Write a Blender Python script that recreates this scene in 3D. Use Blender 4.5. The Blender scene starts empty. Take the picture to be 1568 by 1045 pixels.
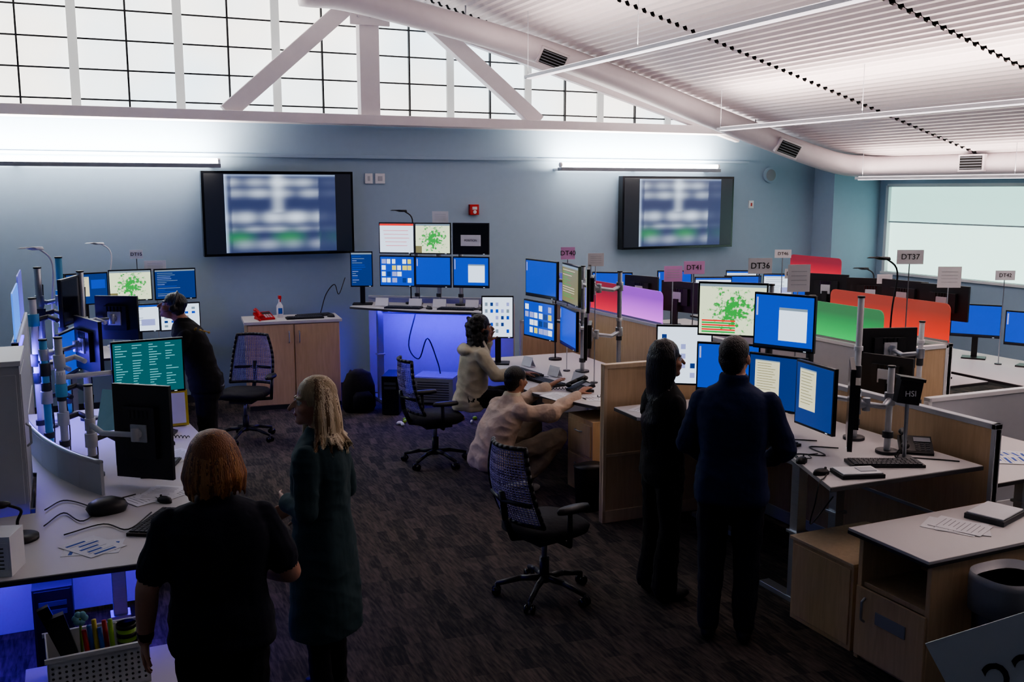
import bpy, bmesh, math, random, time
from mathutils import Vector, Matrix, Euler, noise
from mathutils.bvhtree import BVHTree
T0=time.time()
random.seed(7)
SC=bpy.context.scene
COL=SC.collection
rad=math.radians
# ------------------------------------------------------------------ materials
MATS={}
def mat(name,col=(.5,.5,.5),rough=.6,metal=0,emis=None,es=0,var=.08,vscale=12,bump=0,bscale=60,stretch=None,trans=0,alpha=1,coat=0,sheen=0):
    if name in MATS: return MATS[name]
    m=bpy.data.materials.new(name); m.use_nodes=True
    nt=m.node_tree; b=nt.nodes['Principled BSDF']
    c=(*col,1)
    b.inputs['Roughness'].default_value=rough; b.inputs['Metallic'].default_value=metal
    tc=nt.nodes.new('ShaderNodeTexCoord'); mp=nt.nodes.new('ShaderNodeMapping')
    nt.links.new(tc.outputs['Object'],mp.inputs[0])
    if stretch: mp.inputs['Scale'].default_value=stretch
    if var>0:
        n=nt.nodes.new('ShaderNodeTexNoise'); n.inputs['Scale'].default_value=vscale; n.inputs['Detail'].default_value=3
        nt.links.new(mp.outputs[0],n.inputs['Vector'])
        r=nt.nodes.new('ShaderNodeMix'); r.data_type='RGBA'
        nt.links.new(n.outputs['Fac'],r.inputs[0])
        r.inputs[6].default_value=tuple(max(0,x*(1-var)) for x in col)+(1,)
        r.inputs[7].default_value=tuple(min(1,x*(1+var)) for x in col)+(1,)
        nt.links.new(r.outputs[2],b.inputs['Base Color'])
    else: b.inputs['Base Color'].default_value=c
    if bump>0:
        n2=nt.nodes.new('ShaderNodeTexNoise'); n2.inputs['Scale'].default_value=bscale; n2.inputs['Detail'].default_value=2
        nt.links.new(mp.outputs[0],n2.inputs['Vector'])
        bp=nt.nodes.new('ShaderNodeBump'); bp.inputs['Strength'].default_value=bump; bp.inputs['Distance'].default_value=.02
        nt.links.new(n2.outputs['Fac'],bp.inputs['Height']); nt.links.new(bp.outputs[0],b.inputs['Normal'])
    if emis: b.inputs['Emission Color'].default_value=(*emis,1); b.inputs['Emission Strength'].default_value=es
    if alpha<1: b.inputs['Alpha'].default_value=alpha
    MATS[name]=m; return m
mat('wall_paint',(.34,.46,.59),.85,var=.03,bump=.03,bscale=200)
mat('wall_paint_dark',(.16,.20,.27),.85,var=.03)
mat('truss_white',(.80,.74,.76),.6,var=.04)
mat('ceiling_metal',(.76,.70,.71),.45,var=.05)
mat('black_void',(.004,.004,.004),.9,var=0)
mat('duct_paint',(.72,.66,.69),.45,var=.05)
mat('black_plastic',(.010,.011,.014),.45,var=.15)
mat('black_gloss',(.005,.006,.009),.15,var=.1)
mat('dark_gray',(.04,.045,.055),.5)
mat('gray_plastic',(.26,.28,.32),.5)
mat('light_gray',(.47,.50,.55),.5,var=.04)
mat('white_plastic',(.75,.77,.8),.45,var=.03)
mat('silver',(.42,.45,.50),.35,metal=.7,var=.1,stretch=(1,1,12))
mat('laminate',(.58,.57,.58),.55,var=.05,vscale=300)
mat('edge_dark',(.04,.04,.045),.5)
mat('paper',(.72,.74,.78),.8,var=.03)
mat('paper_blue',(.04,.10,.42),.8)
mat('ink',(.01,.01,.012),.7,var=0)
mat('pink_paper',(.75,.40,.74),.8)
mat('skin',(.52,.29,.20),.5,var=.08,bump=.03,bscale=90)
mat('skin_tan',(.33,.165,.10),.5,var=.08)
mat('lip',(.36,.11,.09),.45)
mat('eye_white',(.6,.6,.6),.2,var=0)
mat('hair_black',(.006,.0055,.0055),.38,var=.4,vscale=40,bump=.5,bscale=140,stretch=(1,1,.15))
mat('hair_dark',(.012,.009,.008),.45,var=.4,vscale=40,bump=.5,bscale=140)
mat('hair_red',(.30,.11,.03),.5,var=.45,vscale=90,bump=.6,bscale=220,stretch=(1,1,.15))
mat('hair_red2',(.46,.21,.065),.5,var=.4,vscale=90,bump=.6,bscale=220,stretch=(1,1,.15))
mat('hair_red3',(.17,.06,.02),.5,var=.4,vscale=90,bump=.6,bscale=220,stretch=(1,1,.15))
mat('hair_blonde',(.50,.38,.21),.42,var=.3,vscale=90,bump=.6,bscale=220,stretch=(1,1,.15))
mat('hair_blonde2',(.80,.69,.48),.42,var=.2,vscale=90,bump=.6,bscale=220,stretch=(1,1,.15))
mat('hair_blonde3',(.22,.13,.06),.45,var=.3,vscale=90,bump=.6,bscale=220,stretch=(1,1,.15))
def cloth(n,c,b=.35): mat(n,c,.9,var=.18,vscale=18,bump=b,bscale=14)
cloth('navy_shirt',(.006,.009,.022)); cloth('dark_pants',(.005,.006,.012)); cloth('teal_knit',(.024,.056,.068))
cloth('black_cloth',(.004,.004,.005)); cloth('cream_hoodie',(.52,.48,.36)); cloth('tan_sweat',(.50,.40,.32),.6)
cloth('beige_pants',(.20,.165,.125)); cloth('navy_jacket',(.006,.016,.075)); cloth('navy_pants',(.005,.007,.024))
cloth('chair_fabric',(.010,.010,.013))
mat('shoe',(.015,.015,.017),.5); mat('shoe_white',(.45,.45,.45),.5)
mat('gold_letter',(.5,.33,.06),.5,var=.1)
mat('red_plastic',(.5,.015,.015),.35); mat('green_plastic',(.25,.5,.03),.4); mat('yellow_plastic',(.6,.5,.05),.4); mat('blue_plastic',(.03,.12,.5),.4)
mat('cyan_tape',(.10,.40,.62),.5); mat('cyan_sheet',(.25,.55,.68),.7)
mat('bag_clear',(.22,.24,.28),.3)
def wood(name,c1,c2,axis):
    m=bpy.data.materials.new(name); m.use_nodes=True; nt=m.node_tree; b=nt.nodes['Principled BSDF']; b.inputs['Roughness'].default_value=.45
    tc=nt.nodes.new('ShaderNodeTexCoord'); mp=nt.nodes.new('ShaderNodeMapping'); mp.inputs['Scale'].default_value=axis
    n=nt.nodes.new('ShaderNodeTexNoise'); n.inputs['Scale'].default_value=6; n.inputs['Detail'].default_value=6; n.inputs['Distortion'].default_value=.6
    r=nt.nodes.new('ShaderNodeValToRGB'); r.color_ramp.elements[0].position=.3; r.color_ramp.elements[1].position=.72
    r.color_ramp.elements[0].color=(*c1,1); r.color_ramp.elements[1].color=(*c2,1)
    nt.links.new(tc.outputs['Object'],mp.inputs[0]); nt.links.new(mp.outputs[0],n.inputs['Vector']); nt.links.new(n.outputs['Fac'],r.inputs[0]); nt.links.new(r.outputs[0],b.inputs['Base Color'])
    MATS[name]=m
wood('maple',(.58,.41,.24),(.68,.50,.31),(6,6,.6))
wood('maple_trim',(.64,.49,.32),(.74,.58,.40),(6,6,.6))
def emi(n,c,s): mat(n,(.02,.02,.02),.3,emis=c,es=s,var=0)
emi('scr_blue',(.008,.075,.62),.85); emi('scr_blue2',(.008,.05,.28),.7); emi('scr_white',(.70,.82,1.0),1.25); emi('scr_dark',(.01,.025,.07),.2)
emi('scr_teal',(.01,.17,.20),.6); emi('scr_tealt',(.25,.75,.8),.7); emi('scr_cream',(.78,.75,.52),.9); emi('scr_green',(.02,.45,.08),.9)
emi('scr_red',(.8,.05,.03),1.0); emi('scr_olive',(.36,.34,.14),.55); emi('scr_gray',(.30,.40,.5),.7); emi('scr_yel',(.8,.7,.1),1.0); emi('scr_lav',(.40,.45,.9),.8)
emi('tube_white',(1,.93,.85),16); emi('tube_soft',(1,.88,.92),1.8); emi('led_blue',(.10,.03,1),3)
def mapmat():
    m=bpy.data.materials.new('scr_map'); m.use_nodes=True; nt=m.node_tree; b=nt.nodes['Principled BSDF']; b.inputs['Base Color'].default_value=(.02,.02,.02,1)
    tc=nt.nodes.new('ShaderNodeTexCoord'); n=nt.nodes.new('ShaderNodeTexNoise'); n.inputs['Scale'].default_value=34; n.inputs['Detail'].default_value=6
    r=nt.nodes.new('ShaderNodeValToRGB'); e=r.color_ramp.elements; e[0].position=.44; e[0].color=(.03,.36,.06,1); e[1].position=.54; e[1].color=(.76,.88,.58,1)
    nt.links.new(tc.outputs['Object'],n.inputs['Vector'])
    g=nt.nodes.new('ShaderNodeVectorMath'); g.operation='LENGTH'; nt.links.new(tc.outputs['Object'],g.inputs[0])
    a=nt.nodes.new('ShaderNodeMath'); a.operation='MULTIPLY_ADD'; a.inputs[1].default_value=1.7; nt.links.new(g.outputs['Value'],a.inputs[0])
    s=nt.nodes.new('ShaderNodeMath'); s.operation='SUBTRACT'; nt.links.new(n.outputs['Fac'],s.inputs[0]); s.inputs[1].default_value=.17
    nt.links.new(s.outputs[0],a.inputs[2]); nt.links.new(a.outputs[0],r.inputs[0])
    nt.links.new(r.outputs[0],b.inputs['Emission Color']); b.inputs['Emission Strength'].default_value=1.1; MATS['scr_map']=m
mapmat()
def acrylic(n,c,c2,s):  # backlit edge glow painted as emission, bright at the bottom, dimmer above
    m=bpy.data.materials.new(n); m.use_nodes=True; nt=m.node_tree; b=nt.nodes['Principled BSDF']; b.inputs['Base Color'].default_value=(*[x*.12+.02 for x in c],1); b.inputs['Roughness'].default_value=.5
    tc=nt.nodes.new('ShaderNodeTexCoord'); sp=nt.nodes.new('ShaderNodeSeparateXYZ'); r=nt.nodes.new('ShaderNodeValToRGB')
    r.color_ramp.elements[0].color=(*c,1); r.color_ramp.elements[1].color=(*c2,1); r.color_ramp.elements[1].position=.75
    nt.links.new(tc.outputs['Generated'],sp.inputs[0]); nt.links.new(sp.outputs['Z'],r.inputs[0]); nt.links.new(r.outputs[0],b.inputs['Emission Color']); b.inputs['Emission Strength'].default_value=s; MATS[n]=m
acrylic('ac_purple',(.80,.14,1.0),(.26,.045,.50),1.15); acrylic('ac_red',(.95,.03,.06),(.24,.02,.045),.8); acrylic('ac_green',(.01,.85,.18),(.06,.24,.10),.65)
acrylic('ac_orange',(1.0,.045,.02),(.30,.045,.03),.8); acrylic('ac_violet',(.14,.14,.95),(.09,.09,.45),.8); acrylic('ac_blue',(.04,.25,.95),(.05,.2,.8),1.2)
def floor_mat():
    m=bpy.data.materials.new('carpet_tile'); m.use_nodes=True; nt=m.node_tree; b=nt.nodes['Principled BSDF']; b.inputs['Roughness'].default_value=.95
    tc=nt.nodes.new('ShaderNodeTexCoord'); mp=nt.nodes.new('ShaderNodeMapping'); mp.inputs['Rotation'].default_value=(0,0,rad(8))
    br=nt.nodes.new('ShaderNodeTexBrick'); br.inputs['Scale'].default_value=1; br.inputs['Brick Width'].default_value=.07; br.inputs['Row Height'].default_value=.24; br.inputs['Mortar Size'].default_value=.0
    br.inputs['Color1'].default_value=(.0,0,0,1); br.inputs['Color2'].default_value=(1,1,1,1)
    n=nt.nodes.new('ShaderNodeTexNoise'); n.inputs['Scale'].default_value=1; n.inputs['Detail'].default_value=5
    mp2=nt.nodes.new('ShaderNodeMapping'); mp2.inputs['Scale'].default_value=(60,8,1); mp2.inputs['Rotation'].default_value=(0,0,rad(8))
    nt.links.new(tc.outputs['Object'],mp.inputs[0]); nt.links.new(mp.outputs[0],br.inputs['Vector']); nt.links.new(tc.outputs['Object'],mp2.inputs[0]); nt.links.new(mp2.outputs[0],n.inputs['Vector'])
    mx=nt.nodes.new('ShaderNodeMath'); mx.operation='MULTIPLY_ADD'; mx.inputs[1].default_value=.30; nt.links.new(br.outputs['Color'],mx.inputs[0]); nt.links.new(n.outputs['Fac'],mx.inputs[2])
    r=nt.nodes.new('ShaderNodeValToRGB'); e=r.color_ramp.elements; e[0].position=.48; e[0].color=(.007,.007,.009,1); e[1].position=.90; e[1].color=(.090,.070,.058,1)
    nt.links.new(mx.outputs[0],r.inputs[0]); nt.links.new(r.outputs[0],b.inputs['Base Color']); MATS['carpet']=m
floor_mat()
# ------------------------------------------------------------------ mesh builder
TXT={}
def text_geo(body,size):
    k=(body,size)
    if k not in TXT:
        c=bpy.data.curves.new('t','FONT'); c.body=body; c.size=size; c.align_x='CENTER'; c.align_y='CENTER'; c.extrude=.0008; c.resolution_u=3
        o=bpy.data.objects.new('t',c); COL.objects.link(o); dg=bpy.context.evaluated_depsgraph_get(); dg.update()
        me=bpy.data.meshes.new_from_object(o.evaluated_get(dg)); bpy.data.objects.remove(o)
        TXT[k]=([v.co.copy() for v in me.vertices],[tuple(p.vertices) for p in me.polygons])
    return TXT[k]
for t_,s_ in (('DT40',.066),('DT36',.066),('DT41',.066),('DT37',.066),('DT46',.0495),('DT42',.055),('DT47',.055),('DT15',.055),('22',.19),('HSI',.05),('POSITION',.035)): text_geo(t_,s_)
class MB:
    def __init__(s): s.v=[]; s.f=[]; s.fm=[]; s.fs=[]; s.ml=[]; s.M=None
    def mi(s,m):
        if m not in s.ml: s.ml.append(m)
        return s.ml.index(m)
    def add(s,vs,fs,m,smooth=False):
        b=len(s.v); i=s.mi(m)
        if s.M is not None: vs=[s.M@Vector(q) for q in vs]
        s.v.extend([tuple(q) for q in vs])
        for f in fs: s.f.append(tuple(k+b for k in f)); s.fm.append(i); s.fs.append(smooth)
    def box(s,c,size,m,rot=None):
        c=Vector(c); vs=[]
        for x in (-.5,.5):
            for y in (-.5,.5):
                for z in (-.5,.5):
                    p=Vector((x*size[0],y*size[1],z*size[2])); vs.append(c+(rot@p if rot is not None else p))
        s.add(vs,[(0,1,3,2),(4,6,7,5),(0,4,5,1),(2,3,7,6),(0,2,6,4),(1,5,7,3)],m)
    def bx(s,x0,x1,y0,y1,z0,z1,m): s.box(((x0+x1)/2,(y0+y1)/2,(z0+z1)/2),(abs(x1-x0),abs(y1-y0),abs(z1-z0)),m)
    def rings(s,R,m,smooth=True):
        seg=len(R[0]); vs=[p for r in R for p in r]; fs=[]
        for j in range(len(R)-1):
            for k in range(seg): a=j*seg+k; b=j*seg+(k+1)%seg; fs.append((a,b,b+seg,a+seg))
        fs.append(tuple(range(seg))[::-1]); fs.append(tuple(range((len(R)-1)*seg,len(R)*seg)))
        s.add(vs,fs,m,smooth)
    def cyl(s,a,b,r0,m,r1=None,seg=12):
        a=Vector(a);b=Vector(b); d=b-a
        if d.length<1e-6: return
        if r1 is None: r1=r0
        d.normalize(); u=d.orthogonal().normalized(); w=d.cross(u)
        cs=[(math.cos(2*math.pi*k/seg),math.sin(2*math.pi*k/seg)) for k in range(seg)]
        s.rings([[a+(u*c+w*q)*r0 for c,q in cs],[b+(u*c+w*q)*r1 for c,q in cs]],m)
    def ell(s,c,r,m,rot=None,seg=14):
        c=Vector(c); nr=max(5,seg//2); vs=[]; fs=[]
        def T(x,y,z):
            p=Vector((x*r[0],y*r[1],z*r[2])); return c+(rot@p if rot is not None else p)
        vs.append(T(0,0,1))
        for j in range(1,nr):
            t=math.pi*j/nr
            for k in range(seg): a=2*math.pi*k/seg; vs.append(T(math.sin(t)*math.cos(a),math.sin(t)*math.sin(a),math.cos(t)))
        vs.append(T(0,0,-1)); L=len(vs)-1
        for k in range(seg):
            fs.append((0,1+k,1+(k+1)%seg)); fs.append((L,L-seg+(k+1)%seg,L-seg+k))
        for j in range(nr-2):
            for k in range(seg): a=1+j*seg+k; b=1+j*seg+(k+1)%seg; fs.append((a,a+seg,b+seg,b))
        s.add(vs,fs,m,True)
    def path(s,pts,r,m,seg=8,r1=None):
        n=len(pts)
        for i in range(n-1):
            ra=r if r1 is None else r+(r1-r)*i/(n-1); rb=r if r1 is None else r+(r1-r)*(i+1)/(n-1)
            s.cyl(pts[i],pts[i+1],ra,m,rb,seg)
            if i and ra>.004: s.ell(pts[i],(ra,)*3,m,seg=8)
    def curve(s,p,r,m,seg=8,n=10):
        P=[Vector(x) for x in p]; P=[P[0]*2-P[1]]+P+[P[-1]*2-P[-2]]; out=[]
        for i in range(1,len(P)-2):
            for k in range(n):
                t=k/n; a,b,c,d=P[i-1],P[i],P[i+1],P[i+2]
                out.append(.5*((2*b)+(c-a)*t+(2*a-5*b+4*c-d)*t*t+(3*b-a-3*c+d)*t**3))
        out.append(P[-2]); R=[]; u=None
        for i,q in enumerate(out):
            tg=(out[min(i+1,len(out)-1)]-out[max(i-1,0)]).normalized()
            u=tg.orthogonal().normalized() if u is None else (u-tg*u.dot(tg)).normalized()
            v=tg.cross(u)
            R.append([q+r*(math.cos(2*math.pi*k/seg)*u+math.sin(2*math.pi*k/seg)*v) for k in range(seg)])
        s.rings(R,m)
    def loft(s,rs,m,seg=22,X=Vector((1,0,0)),Y=Vector((0,1,0)),p=2.0):
        R=[]; e=2.0/p
        for r in rs:
            c=Vector(r[0]); ring=[]
            for k in range(seg):
                a=2*math.pi*k/seg; ca,sa=math.cos(a),math.sin(a)
                ring.append(c+X*r[1]*math.copysign(abs(ca)**e,ca)+Y*r[2]*math.copysign(abs(sa)**e,sa))
            R.append(ring)
        s.rings(R,m)
    def prism(s,poly,z0,z1,m):
        n=len(poly); vs=[(x,y,z0) for x,y in poly]+[(x,y,z1) for x,y in poly]
        s.add(vs,[tuple(range(n))[::-1],tuple(range(n,2*n))]+[(i,(i+1)%n,n+(i+1)%n,n+i) for i in range(n)],m)
    def quad(s,pts,m): s.add(pts,[tuple(range(len(pts)))],m)
    def text(s,body,size,T,m):
        vs,fs=text_geo(body,size); s.add([T@q for q in vs],fs,m)
    def obj(s,name,loc=(0,0,0),yaw=0,bevel=.003,parent=None,rot=None):
        me=bpy.data.meshes.new(name); me.from_pydata(s.v,[],s.f)
        for m in s.ml: me.materials.append(MATS[m])
        me.polygons.foreach_set('material_index',s.fm); me.polygons.foreach_set('use_smooth',s.fs)
        bm=bmesh.new(); bm.from_mesh(me); bmesh.ops.recalc_face_normals(bm,faces=bm.faces); bm.to_mesh(me); bm.free()
        o=bpy.data.objects.new(name,me); COL.objects.link(o); o.location=loc; o.rotation_euler=rot if rot else (0,0,yaw)
        if bevel:
            md=o.modifiers.new('bevel','BEVEL'); md.width=bevel; md.segments=2; md.limit_method='ANGLE'; md.angle_limit=rad(50)
        if parent: o.parent=parent
        return o
def area(name,loc,to,sx,sy,e,col,parent=None,spread=180):
    l=bpy.data.lights.new(name,'AREA'); l.shape='RECTANGLE'; l.size=sx; l.size_y=sy; l.energy=e; l.color=col; l.spread=rad(spread)
    o=bpy.data.objects.new(name,l); COL.objects.link(o); o.location=loc
    o.rotation_euler=to
    if parent: o.parent=parent; o.matrix_parent_inverse=parent.matrix_basis.inverted()
    return o
# ------------------------------------------------------------------ room shell
W=12.4; XR=11.9; XL=-3.0; YN=-1.5
def cz(x): return 6.08-.278*x if x>3.3 else 5.163
b=MB(); b.bx(XL-.1,XR+.1,YN-.1,W+.2,-.1,0,'carpet'); b.obj('floor',bevel=0)
b=MB(); b.bx(XL,XR+.15,W,W+.15,0,3.42,'wall_paint'); b.obj('wall_back',bevel=0)
b=MB(); b.bx(XL-.15,XL,YN,W+.15,0,5.3,'wall_paint'); b.obj('wall_left',bevel=0)
b=MB(); b.bx(XL-.15,XR+.15,YN-.15,YN,0,5.3,'wall_paint_dark'); b.obj('wall_front',bevel=0)
WY0,WY1,WZ0,WZ1=6.6,11.79,1.31,2.66
b=MB(); b.bx(XR,XR+.15,YN,W,0,WZ0,'wall_paint'); b.bx(XR,XR+.15,YN,W,WZ1,2.95,'wall_paint'); b.bx(XR,XR+.15,YN,WY0,WZ0,WZ1,'wall_paint'); b.bx(XR,XR+.15,WY1,W,WZ0,WZ1,'wall_paint'); b.obj('wall_right',bevel=0)
b=MB(); b.bx(10.95,XR,11.95,W,0,3.06,'wall_paint'); b.obj('wall_corner_column',bevel=0)
mat('blind_glow',(.6,.75,.7),.8,emis=(.66,1.0,.88),es=1.5,var=0); mat('blind_glow2',(.6,.75,.7),.8,emis=(.50,.88,.78),es=1.15,var=0)
b=MB(); b.bx(XR+.06,XR+.07,WY0,WY1,WZ0,2.10,'blind_glow'); b.bx(XR+.05,XR+.06,WY0,WY1,2.10,WZ1,'blind_glow2'); b.bx(XR+.03,XR+.06,WY0,WY1,2.085,2.105,'light_gray')
for y in (WY0,WY1): b.bx(XR-.01,XR+.08,y-.03,y+.03,WZ0,WZ1,'white_plastic')
b.bx(XR-.04,XR+.08,WY0-.03,WY1+.03,WZ0-.04,WZ0,'white_plastic'); b.bx(XR-.01,XR+.08,WY0,WY1,WZ1-.02,WZ1+.03,'white_plastic'); b.obj('window_1',bevel=0)
def clere():
    m=bpy.data.materials.new('clerestory_panel'); m.use_nodes=True; nt=m.node_tree; p=nt.nodes['Principled BSDF']; p.inputs['Base Color'].default_value=(.7,.72,.7,1); p.inputs['Roughness'].default_value=.7
    tc=nt.nodes.new('ShaderNodeTexCoord'); n=nt.nodes.new('ShaderNodeTexNoise'); n.inputs['Scale'].default_value=.6; r=nt.nodes.new('ShaderNodeValToRGB')
    r.color_ramp.elements[0].position=.35; r.color_ramp.elements[0].color=(.74,.90,1,1); r.color_ramp.elements[1].position=.65; r.color_ramp.elements[1].color=(1,.96,.88,1)
    nt.links.new(tc.outputs['Object'],n.inputs['Vector']); nt.links.new(n.outputs['Fac'],r.inputs[0]); nt.links.new(r.outputs[0],p.inputs['Emission Color']); p.inputs['Emission Strength'].default_value=2.0; MATS['clere']=m
clere()
b=MB(); b.quad([(XL,W+.08,3.42),(9.6,W+.08,3.42),(3.3,W+.08,5.163),(XL,W+.08,5.163)],'clere')
k=0; x=-.33-.57*4
mat('mullion_shadow_gray',(.42,.42,.42),.6,emis=(.6,.62,.6),es=.6,var=0)  # glowing grey bars stand for mullion shadows on the backlit panels
while x<9.3:
    top=cz(x)
    if k%2: b.bx(x-.05,x+.05,W+.03,W+.07,3.42,top,'mullion_shadow_gray')
    else: b.bx(x-.010,x+.010,W+.02,W+.06,3.42,top,'black_plastic')
    x+=.568; k+=1
z=3.62
while z<5.1:
    b.bx(XL,max(3.3,(6.08-z)/.278),W+.04,W+.055,z-.009,z+.009,'black_plastic'); z+=.335
b.obj('window_2',bevel=0)
b=MB()
segs=[(YN,4.2),(4.27,6.7),(6.77,9.25),(9.32,11.8),(11.87,W)]
per=.105; amp=.03
for (y0,y1) in segs:
    x=3.3; pr=[]
    while x<XR+.05:
        for dx,h in ((0,0),(.018,1),(.0525,1),(.0705,0)): pr.append((x+dx,cz(x+dx)+(amp if h else 0)))
        x+=per
    N=len(pr); b.add([(x,y0,z) for x,z in pr]+[(x,y1,z) for x,z in pr],[(i,i+1,N+i+1,N+i) for i in range(N-1)],'ceiling_metal')
b.bx(XL,3.3,YN,W,5.16,5.25,'ceiling_metal')
b.quad([(3.3,YN,5.33),(XR+.1,YN,cz(XR+.1)+.14),(XR+.1,W+.1,cz(XR+.1)+.14),(3.3,W+.1,5.33)],'black_void')
b.obj('ceiling',bevel=0)
b=MB()
def beam(b,x0,z0,x1,z1,w,y=12.22,t=.14,m='truss_white'):
    d=math.hypot(x1-x0,z1-z0); a=math.atan2(z1-z0,x1-x0)
    b.box(((x0+x1)/2,y,(z0+z1)/2),(d,t,w),m,Matrix.Rotation(-a,3,'Y'))
b.bx(XL+.01,9.3,12.08,12.39,3.40,3.52,'truss_white')
b.bx(3.47,3.72,12.14,12.3,3.52,4.95,'truss_white')
beam(b,3.45,4.92,1.85,3.5,.2); beam(b,4.35,4.75,5.95,3.5,.2)
beam(b,3.2,5.02,9.3,cz(9.3)-.12,.16,t=.1)
b.bx(3.35,3.85,12.1,12.14,4.6,4.95,'truss_white')
for x,z in ((3.45,4.7),(3.6,4.7),(3.75,4.7),(3.45,4.85),(3.75,4.85)): b.cyl((x,12.1,z),(x,12.085,z),.018,'duct_paint',seg=6)
b.obj('roof_truss',bevel=.006)
b=MB(); b.bx(XL,9.6,12.33,12.4,2.99,3.03,'wall_paint'); b.obj('trim_1',bevel=.004)
b=MB(); b.bx(XL,10.9,12.385,12.4,0,.1,'dark_gray'); b.obj('baseboard_back',bevel=0)
b=MB()
b.curve([(2.6,11.45,4.80),(3.4,11.45,4.745),(5.84,11.45,4.27),(8.5,11.45,3.52),(10.2,11.35,3.03),(10.75,11.05,2.93),(10.9,10.3,2.92),(10.92,8,2.92),(10.95,4,2.92),(10.95,0,2.92)],.155,'duct_paint',seg=20,n=10)
def vent(c,rot):
    b.M=Matrix.Translation(c)@rot.to_4x4()
    b.box((0,0,0),(.40,.05,.22),'duct_paint'); b.box((0,-.028,0),(.34,.01,.17),'black_void')
    for i in range(5): b.box((0,-.035,-.07+.035*i),(.34,.012,.008),'gray_plastic')
    b.M=None
sl=math.atan(.278)
vent((5.72,11.33,4.22),(Matrix.Rotation(sl,3,'Y')@Matrix.Rotation(rad(25),3,'X')))
vent((9.45,11.27,3.18),(Matrix.Rotation(sl,3,'Y')@Matrix.Rotation(rad(25),3,'X')))
vent((10.76,9.25,2.94),(Matrix.Rotation(rad(-90),3,'Z')))
for x in (4.6,7.0,9.0):
    z=cz(x); b.cyl((x,11.45,z-.15),(x,11.45,z+.0),.01,'silver',seg=6)
for y in (9,6.5,4): b.cyl((10.92,y,2.9),(10.92,y,cz(10.92)),.01,'silver',seg=6)
b.obj('air_duct',bevel=0)
for (X,z,y1,cs,e) in ((5.1,3.91,10.75,(10.74,8.3,5.8,3.3),85),(7.8,3.37,10.65,(10.63,8.15,5.7,3.2),150),(10.5,2.76,11.0,(10.9,8.4,5.9,3.4),75)):
    b=MB(); b.box((0,0,0),(.09,y1-1.0,.035),'white_plastic'); b.box((0,0,-.022),(.07,y1-1.1,.01),'tube_soft'); b.box((0,0,.022),(.05,y1-1.1,.01),'tube_soft')
    yc=(y1+1.0)/2
    for c in cs: b.cyl((0,c-yc,0),(0,c-yc,cz(X)-z),.0035,'light_gray',seg=6)
    o=b.obj('pendant_light',(X,yc,z))
    area('uplight',(X,yc,z+.06),(math.pi,0,0),.08,y1-1.2,e,(1,.82,.74),o)
    area('downlight',(X,yc,z-.05),(0,0,0),.08,y1-1.2,e*.09,(1,.90,.85),o)
for (x0,x1) in ((-2.6,1.74),(6.25,8.9)):
    b=MB(); L=x1-x0
    b.bx(-L/2,L/2,-.06,.06,-.045,.0,'gray_plastic'); b.cyl((-L/2+.03,0,.035),(L/2-.03,0,.035),.03,'tube_white',seg=12)
    for x in (-L/2+.06,0,L/2-.06): b.bx(x-.03,x+.03,.05,.26,-.04,-.01,'white_plastic')
    for x in (-L/2+.015,L/2-.015): b.cyl((x-.015,0,.035),(x+.015,0,.035),.034,'white_plastic')
    o=b.obj('wall_light',((x0+x1)/2,12.14,2.90))
    area('wash',((x0+x1)/2,12.10,2.985),(rad(180-35),0,0),L-.1,.05,L*36,(1,.91,.80),o)
    area('downwash',((x0+x1)/2,12.10,2.84),(rad(25),0,0),L-.1,.05,L*3,(1,.92,.84),o)
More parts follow.
